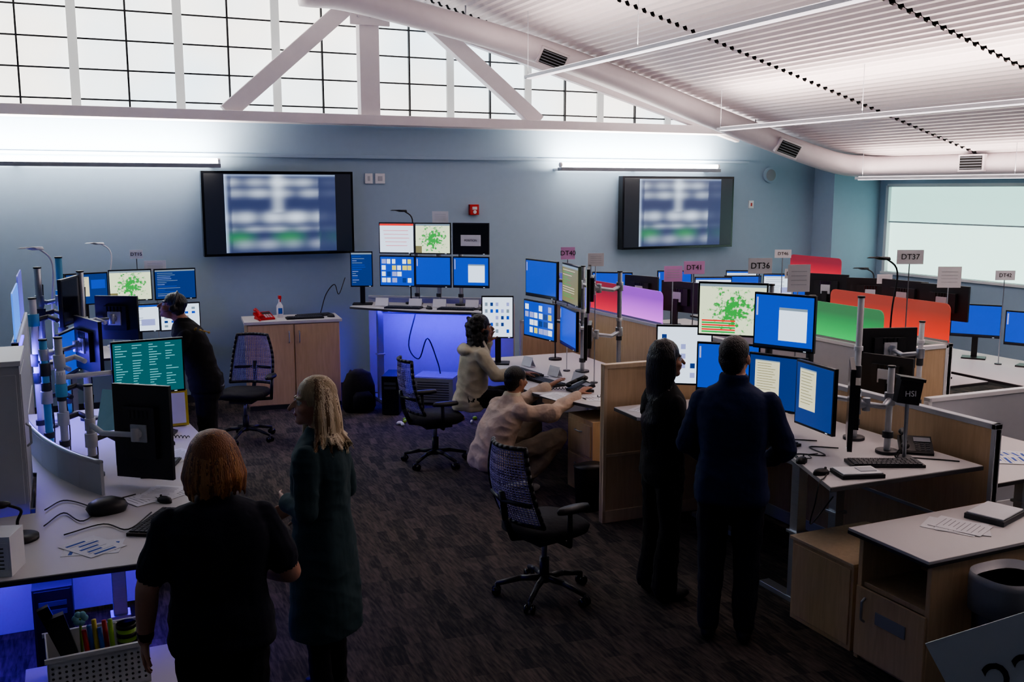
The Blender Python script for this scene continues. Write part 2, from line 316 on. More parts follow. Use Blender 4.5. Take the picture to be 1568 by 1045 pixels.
# ------------------------------------------------------------------ wall items
def tv(X0,X1,Z0,Z1,sx0,sx1,seed):
    b=MB(); w=X1-X0;h=Z1-Z0; cx=(X0+X1)/2; cz_=(Z0+Z1)/2
    b.bx(-w/2,w/2,-.12,.0,-h/2,h/2,'black_gloss'); b.bx(-w/4,w/4,0,.06,-.2,.2,'dark_gray')
    b.bx(-w/2+.03,w/2-.03,-.124,-.12,-h/2+.03,h/2-.03,'scr_dark')
    o=b.obj('wall_television',(cx,12.33,cz_),bevel=.006)
    nx,nz=60,30; me=bpy.data.meshes.new('display'); vs=[];fs=[];cs=[]
    a0,a1=sx0-cx,sx1-cx
    bands=[(.90,.05,.8),(.76,.05,.7),(.45,.065,1.1),(.30,.035,.5),(.10,.06,.4)]
    for j in range(nz+1):
        for i in range(nx+1):
            u=i/nx;v=j/nz; vs.append((a0+(a1-a0)*u,-.127,-h/2+.04+(h-.08)*v))
            I=0
            for (c,s_,k) in bands:
                g=math.exp(-((v-c)/s_)**2); I+=k*g*(.62+.38*math.sin(u*19+c*40)*math.sin(u*9+c*11))*(1 if u<.84 else .08)*(1 if u>.06 else .3)
            I+=.5*math.exp(-((u-.47)/.05)**2)*(1 if v>.5 else 0)
            I=min(I,1.1); gr=math.exp(-((v-.19)/.08)**2)*(.5+.5*math.sin(u*14))*.35*(1 if u<.86 else .2)
            edge=math.exp(-(u/.02)**2)+math.exp(-((1-v)/.02)**2)*.7
            cs.append((.03+.65*I+.35*edge,.045+.74*I+gr*.5+.45*edge,.13+.82*I-gr*.1+.6*edge,1))
    for j in range(nz):
        for i in range(nx): q=j*(nx+1)+i; fs.append((q,q+1,q+nx+2,q+nx+1))
    me.from_pydata(vs,[],fs); at=me.color_attributes.new('feed','FLOAT_COLOR','POINT')
    for i,c in enumerate(cs): at.data[i].color=c
    if 'feed' not in MATS:
        m=bpy.data.materials.new('tv_feed'); m.use_nodes=True; nt=m.node_tree; p=nt.nodes['Principled BSDF']; p.inputs['Base Color'].default_value=(.02,.02,.02,1)
        a=nt.nodes.new('ShaderNodeAttribute'); a.attribute_name='feed'; nt.links.new(a.outputs['Color'],p.inputs['Emission Color']); p.inputs['Emission Strength'].default_value=1.0; MATS['feed']=m
    me.materials.append(MATS['feed']); d=bpy.data.objects.new('display',me); COL.objects.link(d); d.parent=o
tv(1.52,3.36,1.80,2.82,1.78,3.13,3); tv(7.3,9.24,1.74,2.79,7.58,9.0,4)
def wallbox(name,x,z,w,h,m,d=.03,extra=None):
    b=MB(); b.box((0,0,0),(w,d,h),m)
    if extra: extra(b)
    return b.obj(name,(x,12.4-d/2,z),bevel=.004)
wallbox('fire_alarm',5.07,2.33,.13,.14,'red_plastic',.06,lambda b:(b.box((0,-.035,.02),(.07,.012,.04),'white_plastic'),b.cyl((0,-.03,-.03),(0,-.045,-.03),.025,'white_plastic')))
wallbox('switch_plate',3.62,2.74,.1,.13,'white_plastic',.02,lambda b:b.box((0,-.012,0),(.03,.006,.06),'light_gray'))
wallbox('switch_plate',3.77,2.74,.13,.13,'white_plastic',.02,lambda b:b.box((0,-.012,0),(.06,.006,.06),'light_gray'))
wallbox('outlet_plate',9.32,2.36,.08,.12,'white_plastic',.02,lambda b:b.box((0,-.012,0),(.03,.006,.05),'dark_gray'))
wallbox('outlet_plate',9.71,2.37,.09,.12,'white_plastic',.02,lambda b:b.box((0,-.012,0),(.03,.006,.05),'red_plastic'))
b=MB(); b.cyl((0,0,0),(0,-.04,0),.12,'wall_paint',seg=24); b.cyl((0,-.04,0),(0,-.045,0),.09,'gray_plastic',seg=24); b.obj('wall_speaker',(10.05,12.4,2.82),bevel=.003)
# ------------------------------------------------------------------ furniture helpers
def yaw_of(f): return math.atan2(f[0],-f[1])
def content(b,kind,w,h,y):
    def R(u0,v0,u1,v1,m,k=0): b.bx(-w/2+u0*w,-w/2+u1*w,y-.0012-.0006*k,y-.0004,-h/2+v0*h,-h/2+v1*h,m)
    rnd=random.Random(sum(map(ord,kind))+int(w*100))
    if kind=='blue': R(.0,.0,1,.06,'scr_dark',1); R(.02,.7,.05,.95,'scr_lav',1)
    elif kind=='bluewin': R(.42,.15,.9,.78,'scr_white',1); R(.42,.73,.9,.78,'scr_gray',2); R(0,0,1,.05,'scr_dark',1); R(.02,.6,.05,.95,'scr_lav',1)
    elif kind=='whitewin':
        for i in range(9): R(.06,.86-.09*i,.3+.5*rnd.random(),.88-.09*i,'scr_gray',1)
        R(0,.93,1,1,'scr_blue',1); R(.55,.2,.9,.45,'scr_lav',1)
    elif kind=='redchart':
        R(0,.93,1,1,'scr_red',1)
        for i in range(5): R(.1+.02*i,.75-.13*i,.9-.1*rnd.random(),.765-.13*i,'scr_red',1)
    elif kind=='map': R(0,.94,1,1,'scr_gray',1); R(0,0,.18,.24,'scr_olive',1)
    elif kind=='mapred':
        for i in range(6): R(.04,.03+.045*i,.55,.06+.045*i,'scr_red' if i%2 else 'scr_green',1)
        R(0,.95,1,1,'scr_gray',1)
    elif kind=='teal':
        for i in range(18):
            for c in range(4):
                if rnd.random()<.8: u=.03+.24*c; R(u,.94-.05*i,u+.05+.14*rnd.random(),.955-.05*i,'scr_tealt',1)
    elif kind in('docs','doc1'):
        R(.1,.25,.55,.92,'scr_cream',1)
        for i in range(11): R(.14,.85-.05*i,.36+.14*rnd.random(),.86-.05*i,'scr_olive',2)
        if kind=='docs': R(.6,.5,.95,.8,'scr_blue',1)
        R(.1,.90,.55,.92,'scr_gray',2)
    elif kind=='darkwin':
        R(0,.95,1,1,'scr_gray',1)
        for i in range(13): R(.05,.88-.065*i,.2+.6*rnd.random(),.895-.065*i,rnd.choice(['scr_lav','scr_gray','scr_blue']),1)
    elif kind=='olive':
        R(0,.94,1,1,'scr_gray',1)
        for i in range(12): R(.05,.86-.065*i,.3+.6*rnd.random(),.875-.065*i,rnd.choice(['scr_cream','scr_green','scr_cream']),1)
    elif kind=='icons':
        for i in range(5):
            for j in range(5):
                if rnd.random()<.75: R(.08+.18*i,.1+.17*j,.17+.18*i,.19+.17*j,rnd.choice(['scr_blue','scr_gray','scr_lav','scr_blue2','scr_gray']),1)
    elif kind=='dash':
        for i in range(6):
            for j in range(4):
                if rnd.random()<.85: R(.04+.155*i,.1+.22*j,.04+.155*i+.10+.05*rnd.random(),.26+.22*j,rnd.choice(['scr_white','scr_blue2','scr_yel','scr_lav','scr_white','scr_white']),1)
BASE={'blue':'scr_blue','bluewin':'scr_blue','whitewin':'scr_white','redchart':'scr_white','map':'scr_map','mapred':'scr_map','teal':'scr_teal','docs':'scr_blue2','doc1':'scr_blue2','darkwin':'scr_blue2','icons':'scr_white','dash':'scr_blue','dark':'black_gloss','olive':'scr_olive','label':'black_gloss'}
def monitor(x,y,z,f,w,h,kind,pole=None,tilt=0,stand=None,name='monitor',arm='silver'):
    b=MB(); t=.028
    if tilt: b.M=Matrix.Rotation(rad(tilt),4,'X')
    b.box((0,0,0),(w,t,h),'black_plastic'); b.box((0,.03,0),(w*.55,.035,h*.55),'black_plastic'); b.box((0,.052,0),(.11,.012,.11),'light_gray')
    b.box((0,-t/2-.001,0),(w-.022,.002,h-.03),BASE[kind])
    content(b,kind,w-.022,h-.03,-t/2-.002)
    if kind=='label': b.box((0,-t/2-.004,-.02),(w*.55,.003,h*.35),'paper'); b.text('POSITION',.035,Matrix.Translation((0,-t/2-.007,-.02))@Matrix.Rotation(rad(90),4,'X'),'ink')
    for i in range(5): b.box((-.06+.03*i,.049,h*.2),(.012,.003,.05),'black_gloss')
    b.box((w*.36,-t/2-.002,-h/2+.008),(.02,.002,.004),'scr_white')
    b.M=None
    yw=yaw_of(f)
    if pole:
        Mi=(Matrix.Translation((x,y,z))@Matrix.Rotation(yw,4,'Z')).inverted(); p=Mi@Vector((pole[0],pole[1],z))
        mid=(Vector((0,.09,0))+p)/2+Vector((.05,.03,-.02))
        b.cyl((0,.05,0),(0,.09,0),.028,arm); b.cyl((0,.09,-.04),(0,.09,.04),.024,arm); b.path([(0,.09,0),mid,p],.018,arm); b.cyl(p+Vector((0,0,-.04)),p+Vector((0,0,.04)),.034,arm)
    if stand is not None:
        d=z-stand; b.box((0,.075,-d/2-.02),(.06,.02,d),'black_plastic'); b.box((0,.06,-d+.008),(.24,.18,.016),'black_plastic')
    return b.obj(name,(x,y,z),yw,bevel=.004)
def mpole(x,y,z0,z1,m='silver',r=.021):
    b=MB(); b.cyl((0,0,0),(0,0,.02),.07,'dark_gray',seg=20); b.cyl((0,0,.02),(0,0,z1-z0),r,m,seg=14); b.cyl((0,0,.1),(0,0,.14),r+.012,'dark_gray'); b.cyl((0,0,z1-z0),(0,0,z1-z0+.012),r+.004,'black_plastic')
    if z1-z0>.7: b.cyl((0,0,.42),(0,0,.5),r+.006,'dark_gray'); b.cyl((0,0,.6),(0,0,.63),r+.008,'white_plastic')
    b.curve([(.03,.02,0.02),(.035,.03,(z1-z0)*.3),(.02,.03,(z1-z0)*.6),(.03,.01,(z1-z0)*.9)],.005,'black_plastic',seg=5,n=4)
    b.obj('monitor_pole',(x,y,z0),bevel=.002)
def keyboard(x,y,z,yw,name='keyboard'):
    b=MB(); b.box((0,0,.009),(.44,.15,.018),'black_plastic')
    for r in range(5):
        n=15-(r%2)
        for i in range(n): b.box((-.205+.41*(i+.5)/n,-.058+.028*r,.021),(.41/n*.82,.022,.008),'dark_gray')
    b.obj(name,(x,y,z),yw,bevel=0)
def mouse(x,y,z,yw=0):
    b=MB(); b.loft([((0,0,0),.03,.055),((0,0,.015),.031,.056),((0,-.004,.028),.024,.044),((0,-.006,.036),.010,.022)],'black_plastic',seg=16); b.cyl((-.003,.03,.034),(.003,.03,.034),.008,'dark_gray'); b.curve([(0,.05,.012),(.02,.12,.004),(-.02,.18,.004),(.02,.24,.004)],.003,'black_plastic',seg=6,n=5); b.obj('computer_mouse',(x,y,z),yw,bevel=0)
def phone(x,y,z,yw,m='black_plastic'):
    b=MB(); R=Matrix.Rotation(rad(18),3,'X'); b.box((0,0,.035),(.2,.2,.03),m,R); b.box((0,0,.012),(.18,.18,.024),m)
    b.box((.04,.04,.068),(.1,.05,.004),'gray_plastic' if m=='black_plastic' else 'dark_gray',R)
    for i in range(3):
        for j in range(4): b.box((.005+.032*i,-.065+.022*j,.028+.0075*j),(.022,.014,.01),'light_gray' if m!='black_plastic' else 'dark_gray',R)
    b.path([(-.07,-.09,.06),(-.07,0,.09),(-.07,.09,.115)],.018,m); b.ell((-.07,-.085,.055),(.028,.03,.022),m); b.ell((-.07,.085,.105),(.028,.03,.022),m)
    pts=[]
    for i in range(40): a=i*.9; pts.append((-.10-.02*math.cos(a)*.5-i*.001,-.09-i*.004,.02+.010*math.sin(a)))
    b.path(pts,.003,m,seg=5)
    b.obj('desk_phone',(x,y,z),yw,bevel=0)
def papers(x,y,z,yw,n=3,blue=False,s=(.21,.28),name='paper_sheet'):
    b=MB(); rnd=random.Random(int(x*100+y*10))
    for i in range(n):
        R=Matrix.Rotation(rnd.uniform(-.5,.5),3,'Z'); c=Vector((rnd.uniform(-.08,.08)*(n>1),rnd.uniform(-.08,.08)*(n>1),.0012+.0018*i)); b.box(c,(s[0],s[1],.0012),'paper',R)
        for k in range(9):
            if blue and k%2==0: b.box(c+R@Vector((rnd.uniform(-.03,.03),-.11+.026*k,.0009)),(rnd.uniform(.06,.15),.018,.0006),'paper_blue',R)
            else: b.box(c+R@Vector((rnd.uniform(-.01,.01),-.11+.026*k,.0009)),(rnd.uniform(.1,.17),.004,.0006),'gray_plastic',R)
    b.obj(name,(x,y,z),yw,bevel=0)
def cable(pts,r=.004,m='black_plastic',name='cable'):
    b=MB(); b.curve(pts,r,m,seg=6,n=6); b.obj(name,bevel=0)
def desk(name,poly,z,legs,lm='silver',skirt=None):
    b=MB(); b.prism(poly,z-.028,z,'laminate')
    cx=sum(p[0] for p in poly)/len(poly); cy=sum(p[1] for p in poly)/len(poly)
    b.prism([(cx+(p[0]-cx)*1.004,cy+(p[1]-cy)*1.004) for p in poly],z-.03,z-.004,'edge_dark')
    for (x,y) in legs:
        b.bx(x-.035,x+.035,y-.035,y+.035,.03,z-.03,lm); b.bx(x-.05,x+.05,y-.05,y+.05,z*.5-.02,z*.5,lm); b.bx(x-.04,x+.04,y-.3,y+.3,0,.035,lm); b.bx(x-.03,x+.03,y-.25,y+.25,z-.06,z-.03,lm)
    for a,c in zip(legs,legs[1:]): b.path([(a[0],a[1],z-.08),(c[0],c[1],z-.08)],.022,lm)
    return b.obj(name,bevel=.003)
def partition(name,x0,y0,x1,y1,h,m='maple',trim='light_gray',z0=0,t=.06,split=True):
    b=MB(); L=math.hypot(x1-x0,y1-y0); b.bx(0,L,-t/2+.008,t/2-.008,.04,h-.03,m); b.bx(0,L,-t/2,t/2,h-.035,h,trim); b.bx(0,.03,-t/2,t/2,0,h,trim); b.bx(L-.03,L,-t/2,t/2,0,h,trim); b.bx(0,L,-t/2,t/2,0,.1,trim)
    if split: b.bx(.03,L-.03,-t/2+.002,t/2-.002,h*.42,h*.42+.025,trim)
    return b.obj(name,(x0,y0,z0),math.atan2(y1-y0,x1-x0),bevel=.004)
def screenpanel(x0,y0,x1,y1,z,h,m):
    L=math.hypot(x1-x0,y1-y0); b=MB()
    r=.06; prof=[(0,0),(L,0),(L,h-r)]+[(L-r+r*math.cos(a),h-r+r*math.sin(a)) for a in (.4,.8,1.2,1.57)]+[(r-r*math.sin(a),h-r+r*math.cos(a)) for a in (0,.4,.8,1.2)]+[(0,h-r)]
    n=len(prof); b.add([(x,-.006,q) for x,q in prof]+[(x,.006,q) for x,q in prof],[tuple(range(n)),tuple(range(n,2*n))[::-1]]+[(i,(i+1)%n,n+(i+1)%n,n+i) for i in range(n)],m)
    b.bx(0,L,-.012,.012,0,.02,'silver')
    b.obj('acrylic_privacy_screen',(x0,y0,z),math.atan2(y1-y0,x1-x0),bevel=0)
def sign(txt,x,y,z,f,z0,w=.2,h=.12,m='paper',name='station_sign'):
    b=MB(); b.cyl((0,.01,z0-z),(0,.01,-h/2+.03),.005,'silver',seg=8); b.cyl((0,.01,z0-z),(0,.01,z0-z+.012),.035,'dark_gray',seg=14); b.box((0,0,0),(w,.006,h),m)
    if txt: b.text(txt,round(h*.55,4),Matrix.Translation((0,-.005,0))@Matrix.Rotation(rad(90),4,'X'),'ink')
    else:
        for i in range(4): b.box((0,-.0035,h*.25-i*h*.16),(w*.7,.001,h*.03),'light_gray')
    b.obj(name,(x,y,z),yaw_of(f),bevel=.001)
mat('mesh_back',(.24,.21,.50),.5,var=.1)
def chair(x,y,f,seat=.5,name='office_chair',arms=True):
    b=MB()
    for i in range(5):
        a=2*math.pi*i/5+.3; c,s=math.cos(a),math.sin(a)
        b.path([(0,0,.12),(c*.15,s*.15,.115),(c*.31,s*.31,.075)],.024,'black_plastic',r1=.016)
        for k in (-1,1): b.cyl((c*.31-s*.022*k-s*.008,s*.31+c*.022*k+c*.008,.03),(c*.31-s*.022*k+s*.008,s*.31+c*.022*k-c*.008,.03),.03,'black_gloss',seg=14)
        b.cyl((c*.31,s*.31,.03),(c*.31,s*.31,.08),.01,'dark_gray')
    b.cyl((0,0,.09),(0,0,.26),.032,'black_plastic'); b.cyl((0,0,.26),(0,0,seat-.09),.018,'silver'); b.box((0,0,seat-.07),(.24,.26,.05),'black_plastic')
    b.loft([((0,0,seat-.05),.21,.21),((0,0,seat-.03),.245,.24),((0,.01,seat+.005),.25,.245),((0,.01,seat+.03),.225,.22)],'chair_fabric',seg=28,p=3.4)
    H=.50; cols=10; rows=15
    def P(u,v):
        w=.225-.06*v**2+.01*math.sin(v*3); xx=(u*2-1)*w; yy=-.25-.10*v-.04*math.sin(v*3.14)+.07*(u*2-1)**2; return Vector((xx,yy,seat+.07+H*v))
    m='mesh_back'
    for k in range(rows*2+1):
        v=k/(rows*2); b.path([P(i/8,v) for i in range(9)],.0035,m,seg=4)
    for k in range(cols*2+1):
        u=k/(cols*2); b.path([P(u,i/8) for i in range(9)],.0035,m,seg=4)
    rim=[P(0,i/10) for i in range(11)]+[P(i/8,1) for i in range(1,9)]+[P(1,1-i/10) for i in range(1,11)]+[P(1-i/8,0) for i in range(1,9)]
    b.path(rim,.015,'black_plastic',seg=8)
    b.path([(0,-.05,seat-.07),(0,-.25,seat-.04),(0,-.31,seat+.1),(0,-.335,seat+.28)],.022,'black_plastic'); b.path([P(.05,.3)+Vector((0,-.01,0)),(0,-.335,seat+.22),P(.95,.3)+Vector((0,-.01,0))],.015,'black_plastic')
    if arms:
        for s in (-1,1): b.path([(s*.1,0,seat-.07),(s*.28,-.02,seat-.06),(s*.29,-.03,seat+.16)],.017,'black_plastic'); b.loft([((s*.29,0,seat+.16),.04,.125),((s*.29,0,seat+.175),.045,.13),((s*.29,0,seat+.195),.035,.115)],'black_plastic',seg=16)
    return b.obj(name,(x,y,0),math.atan2(f[1],f[0])-math.pi/2,bevel=0)
# ------------------------------------------------------------------ people
CLOTH={'navy_shirt','dark_pants','teal_knit','black_cloth','cream_hoodie','tan_sweat','beige_pants','navy_jacket','navy_pants'}
class Fig(MB):
    def seg(s,a,b_,r0,r1,m,n=12): s.cyl(a,b_,r0,m,r1,n); s.ell(a,(r0,)*3,m,seg=n); s.ell(b_,(r1,)*3,m,seg=n)
    def chain(s,pts,rs,m,n=12):
        for i in range(len(pts)-1): s.seg(Vector(pts[i]),Vector(pts[i+1]),rs[i],rs[i+1],m,n)
    def hand(s,w,d,n,m,curl=.35,side=1,sc=1.0):
        d=Vector(d).normalized(); n=Vector(n); n=(n-d*n.dot(d)).normalized(); l=d.cross(n)*side
        R=Matrix((l,d,n)).transposed()
        s.ell(w+d*.045*sc,(.038*sc,.055*sc,.017*sc),m,R); s.ell(w+d*.07*sc,(.040*sc,.03*sc,.015*sc),m,R)
        for i,(o,L) in enumerate(((.030,.072),(.010,.082),(-.010,.076),(-.030,.058))):
            p=w+d*.082*sc+l*o*sc; ang=curl*.5; dd=(d+l*o*5.0).normalized()
            for k,fr in enumerate((.45,.32,.23)):
                v=(dd*math.cos(ang)+n*math.sin(ang)); q=p+v*L*fr*sc; s.seg(p,q,(.0094-.0008*k)*sc,(.0088-.0008*k)*sc,m,8); p=q; ang+=curl
        p=w+d*.02*sc+l*.032*sc; v=(d*.6+l*.75+n*.3).normalized(); q=p+v*.045*sc; s.seg(p,q,.014*sc,.011*sc,m); v=(d*.9+l*.25+n*.4).normalized(); s.seg(q,q+v*.035*sc,.0105*sc,.009*sc,m)
    def head(s,c,yaw,pitch,skin,hair,style,roll=0,rnd=None,headset=False):
        c=Vector(c); R=(Matrix.Rotation(yaw,3,'Z')@Matrix.Rotation(-pitch,3,'X')@Matrix.Rotation(roll,3,'Y'))
        P=lambda x,y,z: c+R@Vector((x,y,z))
        E=lambda p,r,m: s.ell(P(*p),r,m,R,seg=18)
        E((0,-.012,.03),(.074,.092,.085),skin); E((0,.028,-.03),(.058,.060,.078),skin); E((0,.058,-.088),(.028,.026,.022),skin); E((0,.01,-.075),(.05,.06,.035),skin)
        s.seg(P(0,.088,.01),P(0,.112,-.028),.007,.013,skin)
        for k in (-1,1):
            E((k*.035,.062,-.03),(.024,.022,.022),skin); E((k*.081,-.005,-.012),(.010,.018,.031),skin)
            E((k*.029,.074,.006),(.015,.012,.010),'eye_white'); E((k*.029,.084,.005),(.006,.005,.006),'hair_black')
            s.seg(P(k*.014,.089,.026),P(k*.047,.072,.028),.0055,.004,hair[0])
        E((0,.084,-.055),(.023,.010,.008),'lip')
        rnd=rnd or random.Random(3)
        if style=='short':
            E((0,-.020,.043),(.083,.100,.084),hair[0]); E((0,-.045,-.005),(.080,.068,.075),hair[0]); E((0,-.055,-.045),(.062,.045,.05),hair[0])
        else:
            E((0,-.022,.046),(.088,.100,.094),hair[0]); E((0,-.045,-.01),(.085,.07,.08),hair[0])
        def locks(N,A,Lr,tail,radii,jit=.06):
            for i in range(N):
                a=rad(-A+2*A*i/(N-1))+rnd.uniform(-jit,jit); d=Vector((math.sin(a),-math.cos(a)*1.05,0)); L=rnd.uniform(*Lr)
                y0=-.02-.04*math.cos(a)+rnd.uniform(-.01,.01); x0=.010*(1 if a>0 else -1)
                pts=[P(x0,y0,.128),P(d.x*.045+x0*.3,y0*.6+d.y*.03,.116),P(d.x*.076,d.y*.078-.012,.082),P(d.x*.095,d.y*.098-.012,.03)]+[P(*t) for t in tail(d,L)]
                s.chain(pts,radii[:len(pts)],rnd.choice(hair),8)
        if style=='redbob':
            E((0,-.05,-.03),(.092,.072,.07),hair[0])
            locks(110,118,(.08,.135),lambda d,L:[(d.x*(.108+rnd.uniform(-.008,.012)),d.y*.112-.01,-.045),(d.x*(.088+rnd.uniform(0,.035)),d.y*(.085+rnd.uniform(0,.025))-.015,-L)],[.006,.009,.010,.011,.010,.003],.15)
        if style=='blonde':
            E((0,-.055,-.06),(.096,.076,.11),hair[0])
            def tl(d,L):
                fl=rnd.uniform(.01,.07); return [(d.x*(.113+rnd.uniform(-.006,.01)),d.y*.115-.015,-.06),(d.x*.12,d.y*.122-.02,-.14),(d.x*(.12+fl),d.y*(.125+fl)-.02,-L)]
            locks(105,100,(.17,.26),tl,[.005,.008,.009,.010,.011,.010,.003],.12)
        if style=='long':
            E((0,-.06,-.12),(.088,.065,.15),hair[0])
            locks(44,105,(.55,.66),lambda d,L:[(d.x*.10,d.y*.105-.015,-.08),(d.x*.098,-.065+d.y*.05,-.2),(d.x*.11,-.105+d.y*.05,-.38),(d.x*.09,-.105+d.y*.045,-L)],[.008,.011,.012,.013,.014,.016,.018,.006])
        if style=='curly':
            for i in range(170):
                a=rnd.uniform(-2.2,2.2); z=rnd.uniform(-.19,.12); rr=.112 if z<.05 else .112-.35*(z-.05); d=Vector((math.sin(a),-math.cos(a)))
                s.ell(P(d.x*rr,d.y*rr-.03,z),(rnd.uniform(.014,.026),)*3,hair[0],seg=8)
        if headset:
            pts=[P(.092*math.cos(t),-.01,.02+.120*math.sin(t)) for t in [i*math.pi/10 for i in range(11)]]; s.path(pts,.007,'dark_gray'); E((.094,-.005,-.01),(.016,.032,.032),'black_plastic'); E((-.094,-.005,-.01),(.016,.032,.032),'black_plastic'); s.path([P(-.095,.01,-.03),P(-.085,.07,-.06),P(-.05,.105,-.062)],.005,'black_plastic')
def finish(fg,name,loc,f,vox=.007,sm=4,fold=1.0):
    src=bpy.data.meshes.new('src'); src.from_pydata(fg.v,[],fg.f); tree=BVHTree.FromPolygons(fg.v,fg.f)
    so=bpy.data.objects.new('src',src); COL.objects.link(so); md=so.modifiers.new('r','REMESH'); md.mode='VOXEL'; md.voxel_size=vox; md.use_smooth_shade=True
    s2=so.modifiers.new('s','SMOOTH'); s2.factor=.5; s2.iterations=sm
    dg=bpy.context.evaluated_depsgraph_get(); dg.update(); me=bpy.data.meshes.new_from_object(so.evaluated_get(dg)); bpy.data.objects.remove(so); me.name=name
    me.materials.clear()
    for m in fg.ml: me.materials.append(MATS[m])
    idx=[]; cl=set(i for i,m in enumerate(fg.ml) if m in CLOTH); cv=bytearray(len(me.vertices)); bad=bytearray(len(me.vertices))
    for p in me.polygons:
        r=tree.find_nearest(p.center); i=fg.fm[r[2]] if r[2] is not None else 0; idx.append(i)
        if i in cl:
            for k in p.vertices: cv[k]=1
        else:
            for k in p.vertices: bad[k]=1
    N=len(me.vertices); co=[v.co.copy() for v in me.vertices]; no=[v.normal.copy() for v in me.vertices]
    for i in range(N):
        if cv[i] and not bad[i]:
            c=co[i]; a=noise.noise(Vector((c.x*9+3,c.y*9+1,c.z*5))); b2=1-abs(noise.noise(Vector((c.x*7+c.z*6,c.y*7,c.z*11))))*2
            co[i]=c+no[i]*(a*.011+b2*.006)*fold
    me.vertices.foreach_set('co',[q for c in co for q in c])
    me.polygons.foreach_set('material_index',idx); me.polygons.foreach_set('use_smooth',[True]*len(idx)); me.update()
    o=bpy.data.objects.new(name,me); COL.objects.link(o); o.location=loc; o.rotation_euler=(0,0,math.atan2(f[1],f[0])-math.pi/2); return o
V=Vector
def stand_legs(g,s,pants,shoe,w=1.0,flare=0,hipz=.92,off=((0,0),(0,0))):
    for i,k in enumerate((-1,1)):
        dx,dy=off[i]
        g.chain([(k*.085*s,0,hipz*s),(k*.095*s,.015*s+dy*.5,.5*s),((k*.10+dx)*s,-.02*s+dy,.10*s)],[.098*w*s,.066*w*s,(.052+flare)*w*s],pants)
        g.ell(((k*.10+dx)*s,(.045)*s+dy,.042*s),(.047*s,.135*s,.042*s),shoe); g.ell(((k*.10+dx)*s,(-.03)*s+dy,.05*s),(.042*s,.05*s,.05*s),shoe)
def torso(g,s,top,hem=.86,w=1.0,d=1.0,lean=(0,0),neck=1.47,pants='dark_pants'):
    L=lambda z: V((lean[0]*max(0,(z-.95)/.5),lean[1]*max(0,(z-.95)/.5),z))*s
    prof=[(hem,.178*w,.125*d),(hem+.02,.182*w,.13*d),(.98,.172*w,.125*d),(1.08,.158*w,.115*d),(1.2,.168*w,.125*d),(1.30,.180*w,.128*d),(1.37,.182*w,.118*d),(1.41,.165*w,.102*d),(1.445,.125*w,.085*d),(1.475,.085,.07),(1.50,.064,.062)]
    g.loft([(L(z),a*s,b_*s) for z,a,b_ in prof],top,seg=28,p=2.3)
    g.loft([(V((0,0,.80))*s,.15*w*s,.11*d*s),(V((0,0,.9))*s,.172*w*s,.122*d*s),(V((0,0,1.0))*s,.165*w*s,.118*d*s)],pants,seg=28,p=2.3)
def arm(g,s,sh,el,wr,sleeve,skin,short=False,r=(.054,.048,.036),hd=None,hn=None,side=1,curl=.35,jr=1.12):
    sh,el,wr=V(sh)*s,V(el)*s,V(wr)*s; sh=sh+V((-.018 if sh.x>0 else .018,0,-.028))*s
    if short:
        m=sh.lerp(el,.72); g.chain([sh,m],[r[0]*1.12*s,r[1]*1.25*s],sleeve); g.chain([sh.lerp(el,.6),el,el.lerp(wr,.4),wr],[r[1]*.95*s,r[1]*.85*s,r[1]*.8*s,r[2]*.75*s],skin)
    else:
        e=el.lerp(wr,.93); g.chain([sh,el,e],[r[0]*jr*s,r[1]*jr*s,r[2]*jr*s],sleeve); g.chain([el,wr],[r[2]*.8*s,r[2]*.72*s],skin)
    g.hand(wr,hd or (wr-el),hn or (0,0,-1),skin,curl,side,s)
def neckto(g,s,base,head,skin,r=.056): g.seg(V(base)*s,V(head)*s+V((0,-.012,-.05))*s,r*s,(r-.004)*s,skin)

s=1.65/1.75; g=Fig()
stand_legs(g,s,'dark_pants','shoe',1.2); torso(g,s,'navy_shirt',.84,1.22,1.25)
arm(g,s,(-.205,0,1.40),(-.285,-.03,1.13),(-.31,.03,.88),'navy_shirt','skin',True,(.066,.058,.042),hn=(1,0,0),side=1)
arm(g,s,(.205,0,1.40),(.295,.0,1.12),(.20,.22,1.05),'navy_shirt','skin',True,(.066,.058,.042),hn=(-1,0,0),side=-1)
neckto(g,s,(0,-.0,1.44),(0,.02,1.62),'skin',.06); g.head(V((0,.02,1.63))*s,rad(-6),rad(-2),'skin',['hair_red','hair_red2','hair_red2','hair_red3'],'redbob',rnd=random.Random(5))
g.chain([V((-.305,.02,.905))*s,V((-.305,.018,.92))*s],[.036*s,.036*s],'black_gloss')
finish(g,'woman_red_hair',(.48,3.88,0),(.12,1),.0065)
s=1.68/1.75; g=Fig()
stand_legs(g,s,'dark_pants','shoe',1.0); torso(g,s,'teal_knit',.84,1.05,1.1)
g.loft([(V((0,-.01,.42))*s,.235*s,.175*s),(V((0,-.01,.5))*s,.235*s,.175*s),(V((0,-.005,.8))*s,.215*s,.160*s),(V((0,0,1.05))*s,.175*s,.135*s),(V((0,0,1.25))*s,.18*s,.135*s)],'teal_knit',seg=30,p=2.2)
arm(g,s,(-.19,0,1.40),(-.23,-.02,1.12),(-.05,.17,1.10),'teal_knit','skin',hn=(1,0,0),side=1,jr=1.25)
arm(g,s,(.19,0,1.40),(.24,-.04,1.12),(.09,.18,1.04),'teal_knit','skin',hn=(-1,0,0),side=-1,jr=1.25)
g.box(V((0,.17,1.08))*s,V((.07,.012,.1)),'paper')
neckto(g,s,(0,0,1.44),(0,.02,1.62),'skin',.052); g.head(V((-.01,.03,1.63))*s,rad(36),rad(-4),'skin',['hair_blonde','hair_blonde2','hair_blonde2','hair_blonde3'],'blonde',rnd=random.Random(9))
finish(g,'woman_blonde_hair',(1.09,4.68,0),(-.80,.60),.0065)
